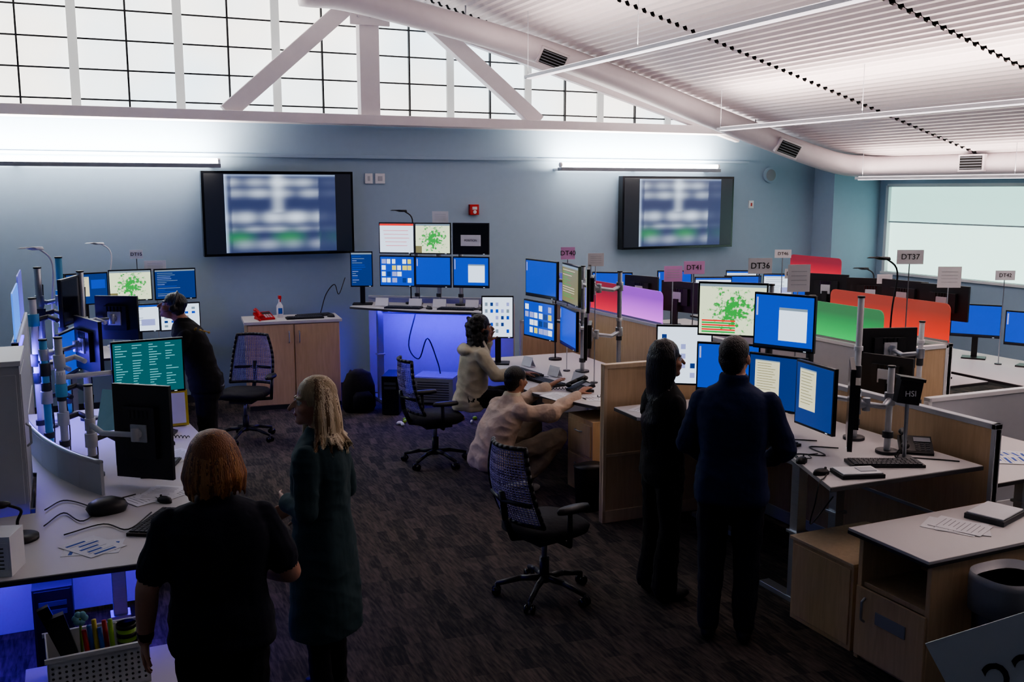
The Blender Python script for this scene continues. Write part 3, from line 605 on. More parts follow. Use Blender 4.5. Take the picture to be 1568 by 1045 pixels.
s=1.76/1.75; g=Fig()
stand_legs(g,s,'black_cloth','shoe',1.1); torso(g,s,'black_cloth',.86,1.12,1.15,(0,.16),pants='black_cloth')
arm(g,s,(-.19,.15,1.38),(-.24,.34,1.16),(-.18,.52,1.0),'black_cloth','skin_tan',hn=(0,0,-1),side=1)
arm(g,s,(.19,.15,1.38),(.25,.30,1.14),(.18,.50,1.0),'black_cloth','skin_tan',hn=(0,0,-1),side=-1)
neckto(g,s,(0,.15,1.44),(0,.24,1.59),'skin_tan',.06); g.head(V((0,.25,1.60))*s,0,rad(-16),'skin_tan',['hair_black'],'short',headset=True)
g.loft([(V((0,-.0,.885)),.196,.148),(V((0,-.0,.915)),.196,.148)],'gray_plastic',seg=28,p=2.3)
for i in range(4): g.box(V((-.17-.006*i,.07-.035*i,1.43-.012*i)),(.022,.02,.02),'gold_letter')
finish(g,'man_black_jacket',(1.06,8.78,0),(-.98,.1),.0075)
g=Fig(); SZ=.52
def seated(g,top,pants,shoe,skin,hair,style,seat=.54,larm=None,rarm=None,hy=0,hp=0,lean=.08,foot=.42):
    h=seat+.09
    for k in (-1,1):
        g.chain([(k*.09,-.02,h),(k*.11,.40,h+.0),(k*.12,foot,.11)],[.098,.072,.05],pants); g.ell((k*.12,foot+.07,.042),(.046,.13,.042),shoe)
    L=lambda z: V((0,lean*(z/.55),h+z))
    g.loft([(L(-.10),.185,.145),(L(-.02),.19,.15),(L(.12),.17,.14),(L(.28),.18,.14),(L(.40),.195,.135),(L(.46),.185,.115),(L(.50),.135,.092),(L(.55),.07,.066)],top,seg=28,p=2.3)
    n=L(.52); hc=n+V((0,.05,.16)); g.seg(n,hc+V((0,-.012,-.05)),.055,.05,skin)
    for a,k in ((larm,-1),(rarm,1)):
        sh=L(.44)+V((k*.175,0,0)); el,wr,hn=a; el=V(el);wr=V(wr)
        g.chain([sh,el,el.lerp(wr,.9)],[.066,.056,.043],top); g.seg(el,wr,.03,.028,skin); g.hand(wr,wr-el,hn,skin,.3,-k)
    g.head(hc,rad(hy),rad(hp),skin,hair,style)
seated(g,'cream_hoodie','black_cloth','shoe','skin_tan',['hair_dark'],'curly',SZ,((-.26,.22,.90),(-.10,.22,1.14),(1,0,0)),((.26,.18,.86),(.22,.48,.86),(0,0,-1)),hy=-8,hp=-5)
g.ell((0,-.03,SZ+.56),(.13,.09,.05),'cream_hoodie')
finish(g,'woman_cream_hoodie',(3.47,8.60,0),(.97,-.1),.0075,fold=1.4)
g=Fig()
for k,kn,an in ((-1,(-.17,.40,.50),(-.13,.10,.10)),(1,(.20,.42,.46),(.15,.08,.10))):
    g.chain([(k*.09,-.08,.30),kn,an],[.110,.080,.058],'beige_pants'); g.ell((an[0],an[1]+.06,.042),(.046,.13,.042),'shoe_white')
g.ell((0,-.10,.30),(.175,.15,.14),'beige_pants')
L=[(V((0,-.15,.26)),.182,.15),(V((0,-.155,.29)),.192,.16),(V((0,-.16,.34)),.19,.155),(V((0,-.12,.46)),.182,.155),(V((0,-.05,.60)),.20,.155),(V((0,.01,.70)),.21,.145),(V((0,.04,.755)),.19,.12),(V((0,.06,.80)),.125,.094),(V((0,.075,.85)),.074,.070)]
g.loft(L,'tan_sweat',seg=28,p=2.3); g.loft([(V((0,.075,.842)),.078,.074),(V((0,.085,.872)),.070,.068)],'cream_hoodie')
for k,el,wr in ((1,(.30,.30,.72),(.22,.62,.84)),(-1,(-.27,.30,.68),(-.20,.60,.84))):
    sh=V((k*.18,.04,.735)); el=V(el); wr=V(wr); g.chain([sh,el,el.lerp(wr,.86)],[.070,.062,.052],'tan_sweat'); g.seg(el.lerp(wr,.84),el.lerp(wr,.90),.046,.044,'cream_hoodie'); g.seg(el,wr,.03,.028,'skin_tan'); g.hand(wr,wr-el,(0,0,-1),'skin_tan',.2,-k)
g.seg(V((0,.07,.81)),V((0,.10,.92)),.056,.052,'skin_tan'); g.head((0,.115,.975),rad(4),rad(5),'skin_tan',['hair_black'],'short')
finish(g,'man_crouching_tan_sweater',(3.36,7.52,0),(.96,.12),.0075,fold=1.9)
s=1.66/1.75; g=Fig()
stand_legs(g,s,'black_cloth','shoe',1.05,flare=.03); torso(g,s,'black_cloth',.84,.98,1.0,pants='black_cloth')
arm(g,s,(-.175,0,1.39),(-.21,.04,1.13),(-.14,.28,1.06),'black_cloth','skin_tan',hn=(0,0,-1),side=1)
arm(g,s,(.175,0,1.39),(.21,.04,1.13),(.14,.28,1.06),'black_cloth','skin_tan',hn=(0,0,-1),side=-1)
neckto(g,s,(0,0,1.44),(0,.02,1.62),'skin_tan',.05); g.head(V((0,.02,1.63))*s,rad(-10),rad(-3),'skin_tan',['hair_black'],'long',headset=True,rnd=random.Random(2))
finish(g,'woman_long_black_hair',(3.36,5.08,0),(.98,-.05),.0075)
s=1.80/1.75; g=Fig()
stand_legs(g,s,'navy_pants','shoe',1.12); torso(g,s,'navy_jacket',.82,1.12,1.12,pants='navy_pants')
arm(g,s,(-.19,0,1.40),(-.25,.04,1.12),(-.14,.24,.98),'navy_jacket','skin',hn=(1,0,0),side=1,jr=1.25)
arm(g,s,(.20,0,1.40),(.28,.04,1.12),(.18,.26,.99),'navy_jacket','skin',hn=(-1,0,0),side=-1,jr=1.25)
g.loft([(V((0,0,1.46))*s,.078*s,.075*s),(V((0,-.005,1.53))*s,.07*s,.068*s)],'navy_jacket')
neckto(g,s,(0,0,1.44),(0,.02,1.62),'skin',.06); g.head(V((0,.02,1.625))*s,rad(-22),rad(-6),'skin',['hair_dark'],'short')
finish(g,'man_navy_jacket',(3.38,4.40,0),(.66,.75),.007)
g=Fig(); seated(g,'navy_shirt','dark_pants','shoe','skin_tan',['hair_black'],'cap',.5,((-.25,.2,.84),(-.15,.42,.84),(0,0,-1)),((.25,.2,.84),(.15,.42,.84),(0,0,-1)))
finish(g,'person_seated_far',(9.6,10.75,0),(-.95,.2),.012)
print('people done',time.time()-T0)
# ------------------------------------------------------------------ back-left cabinet + items
b=MB(); b.bx(-.54,.54,-.28,.28,.0,1.03,'maple'); b.bx(-.57,.57,-.31,.29,1.03,1.065,'laminate'); b.bx(-.54,.54,-.285,-.275,0,.05,'edge_dark')
for k in (-1,1):
    b.bx(k*.27-.262,k*.27+.262,-.298,-.28,.06,1.02,'maple'); b.path([(k*.06,-.298,.80),(k*.06,-.33,.82),(k*.06,-.33,.92),(k*.06,-.298,.94)],.007,'silver')
b.obj('storage_cabinet',(2.45,11.84,0),rad(-6))
phone(2.12,11.80,1.066,rad(10),'red_plastic')
b=MB(); b.loft([((0,0,0),.04,.03),((0,0,.14),.04,.03),((0,0,.18),.016,.014),((0,0,.22),.014,.014)],'white_plastic',seg=16); b.box((0,-.01,.245),(.03,.07,.04),'red_plastic'); b.box((0,-.05,.215),(.012,.012,.05),'red_plastic',Matrix.Rotation(.4,3,'X')); b.box((0,-.032,.08),(.05,.004,.07),'blue_plastic'); b.obj('spray_bottle',(2.33,11.9,1.066))
keyboard(2.58,11.68,1.066,rad(-4)); keyboard(2.74,11.86,1.066,rad(6)); mouse(2.90,11.68,1.066,.6)
cable([(2.87,12.08,1.07),(2.95,12.1,1.3),(3.06,12.1,1.42),(3.1,12.05,1.3),(3.2,12.1,1.5)],.006)
# ------------------------------------------------------------------ back centre workstation
C=V((4.04,11.13)); e=V((.81,-.59)); n=V((-.59,-.81))
q=lambda a,c:(C.x+e.x*a+n.x*c, C.y+e.y*a+n.y*c)
ZB=1.2; EA=math.atan2(e.y,e.x)
poly=[q(-.98,-.3),q(-1.0,.22),q(-.7,.32),q(-.35,.42),q(.1,.50),q(.55,.46),q(.85,.52),q(.9,-.3)]
desk('sit_stand_desk',poly[::-1],ZB,[q(-.7,0),q(.6,0)])
b=MB(); b.bx(-.98,.9,-.02,.02,.02,1.24,'light_gray'); b.bx(-.98,.9,-.03,.03,1.24,1.27,'light_gray'); b.bx(.25,.9,.02,.05,.02,1.2,'maple')
o=b.obj('desk_back_panel',(*q(0,-.40),0),EA)
f=(n.x,n.y); px=[q(-.46,0),q(0,.03),q(.46,0)]
for i,kd in enumerate(('redchart','map','label')): monitor(px[i][0],px[i][1],2.02,f,.445,.375,kd,pole=q(-.46+.46*i*.6+.2,-.15))
for i,kd in enumerate(('dash','blue','bluewin')): monitor(px[i][0],px[i][1],1.62,f,.445,.375,kd,pole=q(-.46+.46*i*.6+.2,-.15))
for i in range(3): mpole(*q(-.46+.46*i*.6+.2,-.15),ZB,2.1)
monitor(*q(-.90,.05),1.64,(-.35,-.94),.27,.43,'darkwin',stand=ZB)
keyboard(*q(-.3,.28),ZB,EA); keyboard(*q(.35,.28),ZB,EA); mouse(*q(.02,.3),ZB,.2); mouse(*q(.68,.3),ZB,1.2); phone(*q(.72,.12),ZB,-.6)
def tent(x,y,z,yw):
    b=MB(); b.box((0,0,.055),(.16,.004,.10),'paper',Matrix.Rotation(rad(-20),3,'X')); b.box((0,.03,.047),(.16,.004,.09),'paper',Matrix.Rotation(rad(25),3,'X')); b.obj('tent_card',(x,y,z),yw,bevel=0)
for i,a in enumerate((-.62,-.2,.1,.5)): tent(*q(a,.14),ZB,EA)
sign('',*q(.05,-.12),2.27,f,ZB+.0,.2,.14)
def lamp(x,y,z,yw,h=.5,m='black_plastic'):
    b=MB(); b.cyl((0,0,0),(0,0,.02),.07,m,seg=18); b.curve([(0,0,.02),(0,0,h*.6),(.03,0,h*.9),(-.08,0,h)],.008,m,n=6); b.loft([((-.08,0,h-.02),.05,.03),((-.13,0,h+.005),.09,.035),((-.2,0,h-.005),.04,.03)],m,seg=14); b.obj('task_lamp',(x,y,z),yw,bevel=0)
lamp(*q(-.35,-.18),ZB,-.3,1.15)
b=MB(); b.bx(-.25,.25,-.2,.2,.02,.34,'gray_plastic'); b.bx(-.25,.25,-.21,-.2,.03,.33,'gray_plastic')
for i in range(8): b.bx(-.2,.2,-.213,-.21,.06+.03*i,.072+.03*i,'dark_gray')
b.bx(-.22,-.18,-.18,.18,0,.02,'dark_gray'); b.bx(.18,.22,-.18,.18,0,.02,'dark_gray'); b.obj('power_supply_cabinet',(*q(-.0,-.1),0),EA)
def tower(x,y,z,yw,nm='computer_tower'):
    b=MB(); b.bx(-.1,.1,-.22,.22,.01,.46,'black_plastic'); b.bx(-.09,.09,-.232,-.22,.02,.45,'black_gloss'); b.bx(-.07,.07,-.235,-.232,.36,.39,'dark_gray'); b.bx(-.07,.07,-.235,-.232,.31,.34,'dark_gray')
    for k in (-1,1): b.bx(k*.08-.01,k*.08+.01,-.2,.2,0,.012,'dark_gray')
    b.obj(nm,(x,y,z),yw)
tower(3.44,10.92,0,-.5)
b=MB(); b.loft([((0,0,0),.17,.11),((0,0,.05),.2,.13),((0,0,.3),.19,.125),((0,-.01,.45),.14,.09),((0,-.01,.5),.05,.04)],'black_cloth',seg=24,p=2.8); b.loft([((0,-.12,.05),.12,.05),((0,-.13,.2),.12,.05),((0,-.11,.25),.08,.03)],'dark_pants',p=2.8); b.path([(-.1,.1,.1),(-.12,.18,.3),(-.06,.08,.48)],.015,'black_plastic'); b.path([(.1,.1,.1),(.12,.18,.3),(.06,.08,.48)],.015,'black_plastic'); b.obj('backpack',(3.07,11.12,0),.1,bevel=0)
b=MB(); rnd=random.Random(4)
for i in range(16):
    c=V((rnd.uniform(-.45,.45),rnd.uniform(-.12,.12),.022)); b.ell(c,(rnd.uniform(.02,.05),rnd.uniform(.015,.03),.022),rnd.choice(['red_plastic','yellow_plastic','green_plastic','pink_paper','paper','hair_red2']),Matrix.Rotation(rnd.uniform(0,3),3,'Z'),seg=8)
b.obj('scattered_toys',(3.72,10.15,0),-.3,bevel=0)
cable([(*q(-.3,-.2),1.1),(*q(-.35,-.05),.7),(*q(-.2,.02),.55),(*q(-.1,-.02),.8),(*q(0,-.1),.5),(*q(.05,-.05),.36)],.008)
b=MB(); b.box((0,0,0),(1.3,.02,.02),'led_blue'); o=b.obj('led_strip',(*q(-.1,-.36),ZB-.1),EA)
area('blue_glow',(*q(-.1,-.05),ZB-.06),(0,0,EA),1.3,.3,26,(.07,.015,1),o)
# ------------------------------------------------------------------ middle workstation
ZM=.8
poly=[(3.98,7.02),(5.05,7.02),(5.1,9.55),(3.95,9.6),(3.82,9.2),(3.88,8.6),(3.74,8.0),(3.74,7.72)]
desk('workstation_desk',poly,ZM,[(4.4,7.5),(4.4,9.0)],'light_gray')
for (x,y,zu,kd,kl,f) in ((4.40,8.92,1.70,'blue','dash',(-1,-.12)),(4.40,8.28,1.70,'olive','blue',(-1,.22)),(4.28,7.72,1.72,'map','dark',(-.86,.50))):
    pole=(4.62,8.45) if y>7.9 else (4.62,7.75)
    monitor(x,y,zu,f,.58,.385,kd,pole=pole); monitor(x-.02,y,zu-.42,f,.58,.385,kl,pole=pole)
mpole(4.62,8.45,ZM,1.85); mpole(4.62,7.75,ZM,1.85)
monitor(4.02,9.18,1.30,(-.45,-.89),.33,.44,'icons',stand=ZM)
keyboard(4.08,8.62,ZM,rad(-85)); keyboard(4.05,8.1,ZM,rad(-80)); mouse(3.95,8.36,ZM,rad(-90)); mouse(3.88,7.85,ZM,rad(-80)); phone(4.15,7.62,ZM,rad(-90)); papers(3.92,7.5,ZM,.3,3); papers(4.15,7.25,ZM,1.1,2); phone(4.4,7.2,ZM,-1.4)
for (x,y) in ((4.25,8.95),(4.25,8.35),(4.3,7.95)): tent(x,y,ZM,rad(-80))
lamp(4.7,9.2,ZM,-.5,1.0)
sign('DT40',4.5,8.55,1.98,(-.3,-1),ZM,.14,.12,'pink_paper'); sign('',4.45,7.9,1.96,(-.3,-1),ZM,.15,.12)
tower(4.15,9.05,0,-1.2)
b=MB(); b.bx(-.2,.2,-.22,.22,0,.66,'maple')
for z in (.05,.35): b.bx(-.213,-.2,-.2,.2,z,z+.27,'maple'); b.path([(-.213,-.06,z+.2),(-.235,-.04,z+.2),(-.235,.04,z+.2),(-.213,.06,z+.2)],.006,'silver')
b.obj('drawer_pedestal',(4.15,7.25,0))
partition('spine_partition',5.55,6.95,5.55,10.9,1.22,'maple','light_gray')
screenpanel(5.55,8.45,5.55,9.28,1.222,.34,'ac_purple'); screenpanel(5.55,9.32,5.55,10.0,1.222,.34,'ac_red'); screenpanel(5.55,10.08,5.55,10.85,1.222,.36,'ac_violet')
partition('cubicle_partition',4.75,10.2,5.5,9.95,1.1,'maple','light_gray')
partition('end_partition',3.71,6.46,5.0,6.42,1.27,'maple','maple_trim')
b=MB(); b.loft([((0,0,0),.11,.09),((0,0,.36),.13,.10),((0,0,.37),.135,.105)],'black_plastic',p=3); b.obj('waste_basket',(3.80,6.80,0),.2,bevel=0)
# ------------------------------------------------------------------ right workstation (standing)
ZR=.95
poly=[(3.82,4.08),(4.97,4.04),(4.99,6.36),(3.76,6.36),(3.74,6.0),(4.12,5.5),(4.12,4.85)]
desk('sit_stand_desk',poly,ZR,[(4.1,4.65),(4.6,4.85),(4.5,6.0)],'silver')
cl=[(4.22,6.12,1.36,(-.55,-.83),.42,.46,'icons',(4.62,6.1)),
(4.43,5.82,1.73,(-.70,-.71),.50,.40,'mapred',(4.72,5.75)),(4.56,5.40,1.68,(-.92,-.40),.46,.40,'bluewin',(4.80,5.40)),
(4.42,5.84,1.29,(-.70,-.71),.46,.38,'blue',(4.72,5.75)),(4.52,5.40,1.25,(-.92,-.40),.44,.40,'doc1',(4.80,5.40)),
(4.44,4.92,1.25,(-1.0,.12),.42,.44,'doc1',(4.72,4.85)),(4.34,4.50,1.30,(-.74,.67),.46,.50,'dark',(4.66,4.50))]
for (x,y,z,f,w,h,kd,p) in cl: monitor(x,y,z,f,w,h,kd,pole=p)
mpole(4.62,6.1,ZR,1.5); mpole(4.72,5.75,ZR,1.9); mpole(4.80,5.40,ZR,1.85); mpole(4.72,4.85,ZR,1.9,'white_plastic'); mpole(4.66,4.50,ZR,1.5,'white_plastic')
keyboard(4.16,5.05,ZR,rad(-80)); keyboard(4.44,4.30,ZR,rad(-25)); mouse(4.02,4.55,ZR,rad(-60)); mouse(3.95,4.30,ZR,rad(-90)); phone(4.85,4.45,ZR,rad(-40)); papers(3.95,6.15,ZR,.3,1)
tent(4.22,5.2,ZR,rad(-70)); tent(4.2,5.45,ZR,rad(-60))
b=MB(); b.box((0,0,.012),(.26,.17,.024),'black_plastic'); b.box((0,0,.028),(.24,.15,.008),'white_plastic'); b.box((.05,0,.034),(.1,.08,.004),'light_gray'); b.obj('stream_console',(4.13,4.2,ZR),-.3)
cable([(4.0,4.5,ZR+.005),(4.1,4.7,ZR+.005),(4.25,4.6,ZR+.005),(4.3,4.8,ZR+.005),(4.45,4.7,ZR+.005)]); cable([(4.05,4.6,ZR+.006),(4.2,4.95,ZR+.006),(4.3,5.0,ZR+.006),(4.45,4.9,ZR+.006)]); cable([(4.0,4.3,ZR+.005),(3.9,4.22,ZR+.005),(3.82,4.17,ZR+.004),(3.77,4.14,.85),(3.8,4.2,.7),(4.05,4.3,.8)]); cable([(4.5,4.2,ZR+.005),(4.65,4.35,ZR+.005),(4.8,4.25,ZR+.005),(4.9,4.15,ZR+.005)])
b=MB(); b.cyl((0,0,0),(0,0,.02),.05,'dark_gray'); b.cyl((0,0,.02),(0,0,.36),.012,'silver'); b.box((0,0,.43),(.14,.07,.15),'black_plastic',Matrix.Rotation(.15,3,'Y')); b.box((.01,-.0,.51),(.16,.09,.02),'black_plastic',Matrix.Rotation(.15,3,'Y')); b.text('HSI',.05,Matrix.Translation((0,-.04,.42))@Matrix.Rotation(rad(90),4,'X'),'paper'); b.obj('intercom_speaker',(4.64,4.34,ZR),-.4)
partition('low_partition',5.06,4.02,5.06,6.4,1.2,'maple','light_gray')
sign('DT36',4.85,6.05,2.02,(-.3,-1),ZR,.19,.12); sign('',4.86,5.62,1.96,(-.3,-1),ZR,.17,.2); sign('DT41',5.33,7.6,1.88,(-.3,-1),0,.2,.12,'pink_paper'); sign('',5.3,7.9,1.8,(-.3,-1),0,.18,.15,'pink_paper')
# ------------------------------------------------------------------ rows further right
partition('spine_partition',6.55,6.42,6.55,9.0,1.2,'light_gray','white_plastic'); screenpanel(6.55,6.45,6.55,7.55,1.202,.34,'ac_green')
partition('cubicle_partition',6.6,6.42,7.30,6.42,1.2,'maple','white_plastic')
partition('spine_partition',7.36,6.42,7.36,9.4,1.2,'light_gray','white_plastic'); screenpanel(7.36,6.45,7.36,8.0,1.202,.36,'ac_orange')
partition('low_partition',5.95,5.38,8.4,5.30,1.02,'light_gray','white_plastic')
desk('workstation_desk',[(5.15,4.2),(6.4,4.2),(6.4,5.25),(5.15,5.25)],.75,[(5.4,4.7),(6.2,4.7)],'light_gray'); papers(5.6,4.85,.75,.4,4,True); papers(5.9,4.6,.75,1.2,3,True); keyboard(5.95,4.95,.75,.2)
desk('workstation_desk',[(8.1,5.6),(9.3,5.6),(9.3,9.8),(8.1,9.8)],.78,[(8.6,6.3),(8.6,9.2)],'light_gray')
desk('workstation_desk',[(5.7,5.45),(6.5,5.45),(6.5,6.3),(5.7,6.3)],.78,[(5.9,5.9),(6.3,5.9)],'light_gray')
mpole(6.2,5.7,.78,1.55,'white_plastic'); monitor(6.15,6.0,1.30,(.3,1),.5,.34,'dark',pole=(6.2,5.7)); monitor(5.88,5.72,1.14,(.9,.3),.42,.32,'dark',stand=.78)
for (x,y,z,f,kd) in ((8.9,7.46,1.20,(-.8,-.6),'blue'),(8.98,6.85,1.18,(-.9,-.4),'bluewin'),(8.88,7.98,1.30,(-.9,-.5),'whitewin')): monitor(x,y,z,f,.5,.36,kd,stand=.78)
for (x,y,z,f) in ((8.35,8.45,1.42,(.7,.7)),(8.3,9.1,1.42,(.9,.5))): monitor(x,y,z,f,.52,.36,'dark',stand=.78)
desk('workstation_desk',[(6.62,7.0),(7.30,7.0),(7.30,9.2),(6.62,9.2)],.78,[(6.95,7.5),(6.95,8.8)],'light_gray')
desk('workstation_desk',[(7.42,6.5),(7.98,6.5),(7.98,9.2),(7.42,9.2)],.78,[(7.7,7.1),(7.7,8.8)],'light_gray')
for y in (6.85,7.35): monitor(7.72,y,1.52,(.95,.2),.5,.34,'dark',stand=.78)
desk('workstation_desk',[(8.3,10.0),(9.25,10.0),(9.25,11.9),(8.3,11.9)],.78,[(8.8,10.4),(8.8,11.5)],'light_gray')
for (x,y,kd) in ((8.62,10.35,'whitewin'),(8.95,10.15,'bluewin'),(8.5,11.0,'whitewin')): monitor(x,y,1.33,(-.5,-.86),.42,.33,kd,stand=.78)
partition('spine_partition',10.1,10.2,10.1,11.9,1.3,'light_gray','white_plastic'); screenpanel(10.1,10.8,10.1,11.88,1.302,.32,'ac_red')
desk('workstation_desk',[(5.9,8.6),(6.45,8.6),(6.45,10.8),(5.9,10.8)],.78,[(6.2,9.0),(6.2,10.4)],'light_gray')
for (x,y,kd,f) in ((6.2,9.1,'dark',(.9,.3)),(6.2,9.9,'dark',(.9,.3)),(6.15,10.5,'blue',(-.6,-.8))): monitor(x,y,1.42,f,.5,.34,kd,stand=.78)
desk('workstation_desk',[(7.0,9.7),(8.0,9.7),(8.0,11.6),(7.0,11.6)],.78,[(7.5,10.1),(7.5,11.2)],'light_gray')
for (x,y,kd,f) in ((7.3,10.0,'whitewin',(-.4,-.9)),(7.75,10.0,'blue',(-.4,-.9)),(7.4,11.0,'blue',(-.4,-.9))): monitor(x,y,1.36,f,.46,.34,kd,stand=.78)
sign('DT37',6.45,6.1,2.04,(-.45,-.9),.78,.22,.12); sign('',7.6,6.7,1.78,(-.45,-.9),.78,.22,.2); sign('DT46',7.2,8.6,1.9,(-.45,-.9),.78,.18,.09); sign('DT42',8.85,7.1,1.72,(-.45,-.9),.78,.2,.1); sign('DT47',6.75,7.9,1.75,(-.45,-.9),.78,.16,.1); sign('',7.9,7.8,1.66,(-.45,-.9),.78,.16,.1)
lamp(6.4,6.22,.78,-.4,1.25); lamp(8.7,8.8,.78,-.3,.9,'dark_gray')
# ------------------------------------------------------------------ foreground right
b=MB(); m='maple'
b.bx(3.9,4.9,3.42,3.45,0,.72,m); b.bx(3.9,4.9,3.89,3.92,0,.72,m); b.bx(4.35,4.38,3.45,3.89,0,.72,m); b.bx(3.92,4.9,3.45,3.89,.42,.45,m); b.bx(3.92,4.9,3.45,3.89,.0,.05,m); b.bx(4.87,4.9,3.45,3.89,0,.72,m)
b.bx(3.885,3.90,3.43,3.91,.03,.43,m); b.bx(3.85,4.93,3.40,3.96,.72,.75,'laminate'); b.bx(3.848,4.932,3.398,3.962,.715,.735,'edge_dark')
b.path([(3.885,3.84,.24),(3.86,3.84,.26),(3.86,3.84,.36),(3.885,3.84,.38)],.007,'silver'); b.bx(3.878,3.886,3.55,3.76,.26,.33,'gray_plastic')
b.obj('credenza_cabinet')
b=MB(); b.bx(3.92,4.5,3.97,4.48,0,.50,'maple'); b.bx(3.91,4.52,3.965,4.50,.5,.52,'maple_trim'); b.bx(3.912,3.92,3.99,4.46,.03,.48,'maple'); b.obj('low_cabinet')
papers(4.40,3.66,.751,.5,3)
b=MB(); b.box((0,0,.015),(.3,.22,.03),'dark_gray'); b.box((0,0,.035),(.28,.2,.01),'paper'); b.obj('binder',(4.74,3.75,.751),.3)
b=MB(); b.loft([((0,0,0),.15,.12),((0,0,.66),.185,.145)],'black_plastic',seg=28,p=3); b.loft([((0,0,.50),.195,.155),((0,0,.60),.20,.16),((.01,0,.66),.208,.165),((0,0,.70),.195,.155),((0,0,.66),.17,.13)],'bag_clear',seg=36,p=3); b.obj('trash_can',(4.23,3.22,0),.0,bevel=0)
b=MB(); b.cyl((0,.02,-1.0),(0,.02,.0),.012,'silver'); b.cyl((0,.02,-1.0),(0,.02,-.98),.14,'dark_gray',seg=24); R=Matrix.Rotation(rad(-30),3,'Y'); b.box((0,0,.1),(.42,.006,.30),'paper',R); b.text('22',.19,Matrix.Translation((0.02,-.006,.06))@R.to_4x4()@Matrix.Rotation(rad(90),4,'X'),'ink'); b.obj('station_sign',(2.66,2.00,1.0),yaw_of((-.75,-.66)))
chair(2.69,5.40,(.97,.2),.48); chair(3.12,8.62,(1,0),.46); chair(1.62,10.3,(-.5,-.85),.5)
# ------------------------------------------------------------------ left near workstation
ZL=.75
poly=[(-.95,5.08),(.33,5.02),(.50,5.5),(.62,6.1),(.80,6.9),(.86,7.6),(.80,8.3),(.80,8.9),(-.62,8.9),(-.62,7.3),(-.26,7.0),(-.25,6.1),(-.95,6.05)]
desk('curved_workstation_desk',poly,ZL,[(-.5,5.35),(.15,5.35),(.1,8.2)],'silver')
b=MB(); rp=[(.12,6.30),(-.0,6.52),(-.12,6.82),(-.22,7.15),(-.31,7.6),(-.36,8.1),(-.37,8.6)]
for (a0,a1) in zip(rp,rp[1:]):
    L=math.hypot(a1[0]-a0[0],a1[1]-a0[1]); R=Matrix.Rotation(math.atan2(a1[1]-a0[1],a1[0]-a0[0]),3,'Z'); b.box(((a0[0]+a1[0])/2,(a0[1]+a1[1])/2,ZL+.1),(L+.01,.02,.2),'light_gray',R)
b.curve([(x,y,ZL+.205) for x,y in rp],.016,'silver',n=5); b.obj('curved_rail_panel',bevel=0)
b=MB(); b.bx(-.2,.2,-.30,.30,0,1.60,'light_gray'); b.bx(-.21,.21,-.31,.31,1.60,1.63,'white_plastic'); b.bx(.2,.206,-.28,.28,.05,.7,'light_gray'); b.bx(.2,.206,-.28,.28,.78,1.55,'light_gray'); b.bx(-.18,.18,-.306,-.30,.78,1.55,'light_gray'); b.path([(.206,-.2,1.1),(.23,-.2,1.12),(.23,-.2,1.22),(.206,-.2,1.24)],.007,'silver'); b.obj('storage_tower',(-.48,6.5,0))
partition('spine_partition',-.42,8.95,-.42,11.2,1.35,'light_gray','white_plastic')
screenpanel(-.42,9.0,-.42,10.1,1.352,.40,'ac_blue'); screenpanel(-.42,10.2,-.42,11.1,1.352,.45,'ac_violet')
for (x,y,z1,m) in ((-.18,7.55,1.55,'cyan_tape'),(-.08,7.25,1.6,'light_gray'),(-.2,8.35,2.0,'silver'),(.08,6.75,1.35,'light_gray'),(-.05,8.75,2.05,'cyan_tape'),(-.24,8.0,1.8,'white_plastic'),(.1,8.5,1.95,'silver')): mpole(x,y,ZL,z1,m,.026)
b=MB()
for i,(x,y,z) in enumerate(((-.18,7.55,1.1),(-.18,7.55,1.3),(-.08,7.25,1.2),(-.08,7.25,1.4),(-.2,8.35,1.6),(-.05,8.75,1.7),(-.08,7.25,1.0),(-.24,8.0,1.3),(-.24,8.0,1.6),(.1,8.5,1.5),(-.05,8.75,1.4),(-.2,8.35,1.25),(.08,6.75,.95))): b.cyl((x,y,z),(x,y,z+.09),.04,('light_gray','dark_gray','cyan_tape')[i%3]); b.path([(x,y,z+.04),(x+.1,y+.05,z+.06),(x+.16,y-.05,z+.04)],.018,'light_gray' if i%2 else 'dark_gray')
b.obj('monitor_arm',bevel=.002)
monitor(.38,6.40,1.10,(.62,.78),.40,.60,'dark',pole=(.08,6.75),arm='light_gray')
monitor(.50,7.45,1.33,(.12,-.99),.50,.40,'teal',pole=(-.08,7.25),arm='light_gray')
monitor(.36,8.6,1.56,(.5,.86),.36,.36,'dark',pole=(-.05,8.75)); monitor(.02,8.3,1.75,(.96,-.3),.5,.36,'dark',pole=(-.2,8.35)); monitor(-.02,8.3,1.34,(.96,-.3),.5,.36,'blue',pole=(-.2,8.35)); monitor(.12,7.9,1.45,(.95,.3),.52,.40,'dark',pole=(-.18,7.55))
sign('',.55,8.0,1.36,(-.2,-1),ZL,.15,.18)
lamp(-.12,8.6,ZL,.5,1.4,'white_plastic')
b=MB(); b.quad([(-.13,0,0),(.10,0,.0),(.12,.03,.24),(-.06,.05,.28)],'cyan_sheet'); b.quad([(-.13,.002,0),(-.06,.052,.28),(.12,.032,.24),(.10,.002,.0)],'cyan_sheet'); b.cyl((0,.02,-.25),(0,.02,.02),.008,'silver'); b.obj('plastic_sheet',(.24,6.95,ZL+.25),.2,bevel=0)
b=MB(); b.box((0,0,.15),(.22,.012,.28),'yellow_plastic',Matrix.Rotation(rad(-8),3,'X')); b.box((0,-.009,.15),(.18,.006,.24),'paper',Matrix.Rotation(rad(-8),3,'X')); b.box((0,.05,.01),(.2,.1,.01),'yellow_plastic'); b.obj('document_frame',(.70,7.95,ZL),0)
papers(.03,5.35,ZL,.9,2,True); papers(.42,6.15,ZL,-.9,4); papers(.62,7.0,ZL,.5,3); papers(.66,8.5,ZL,.2,3)
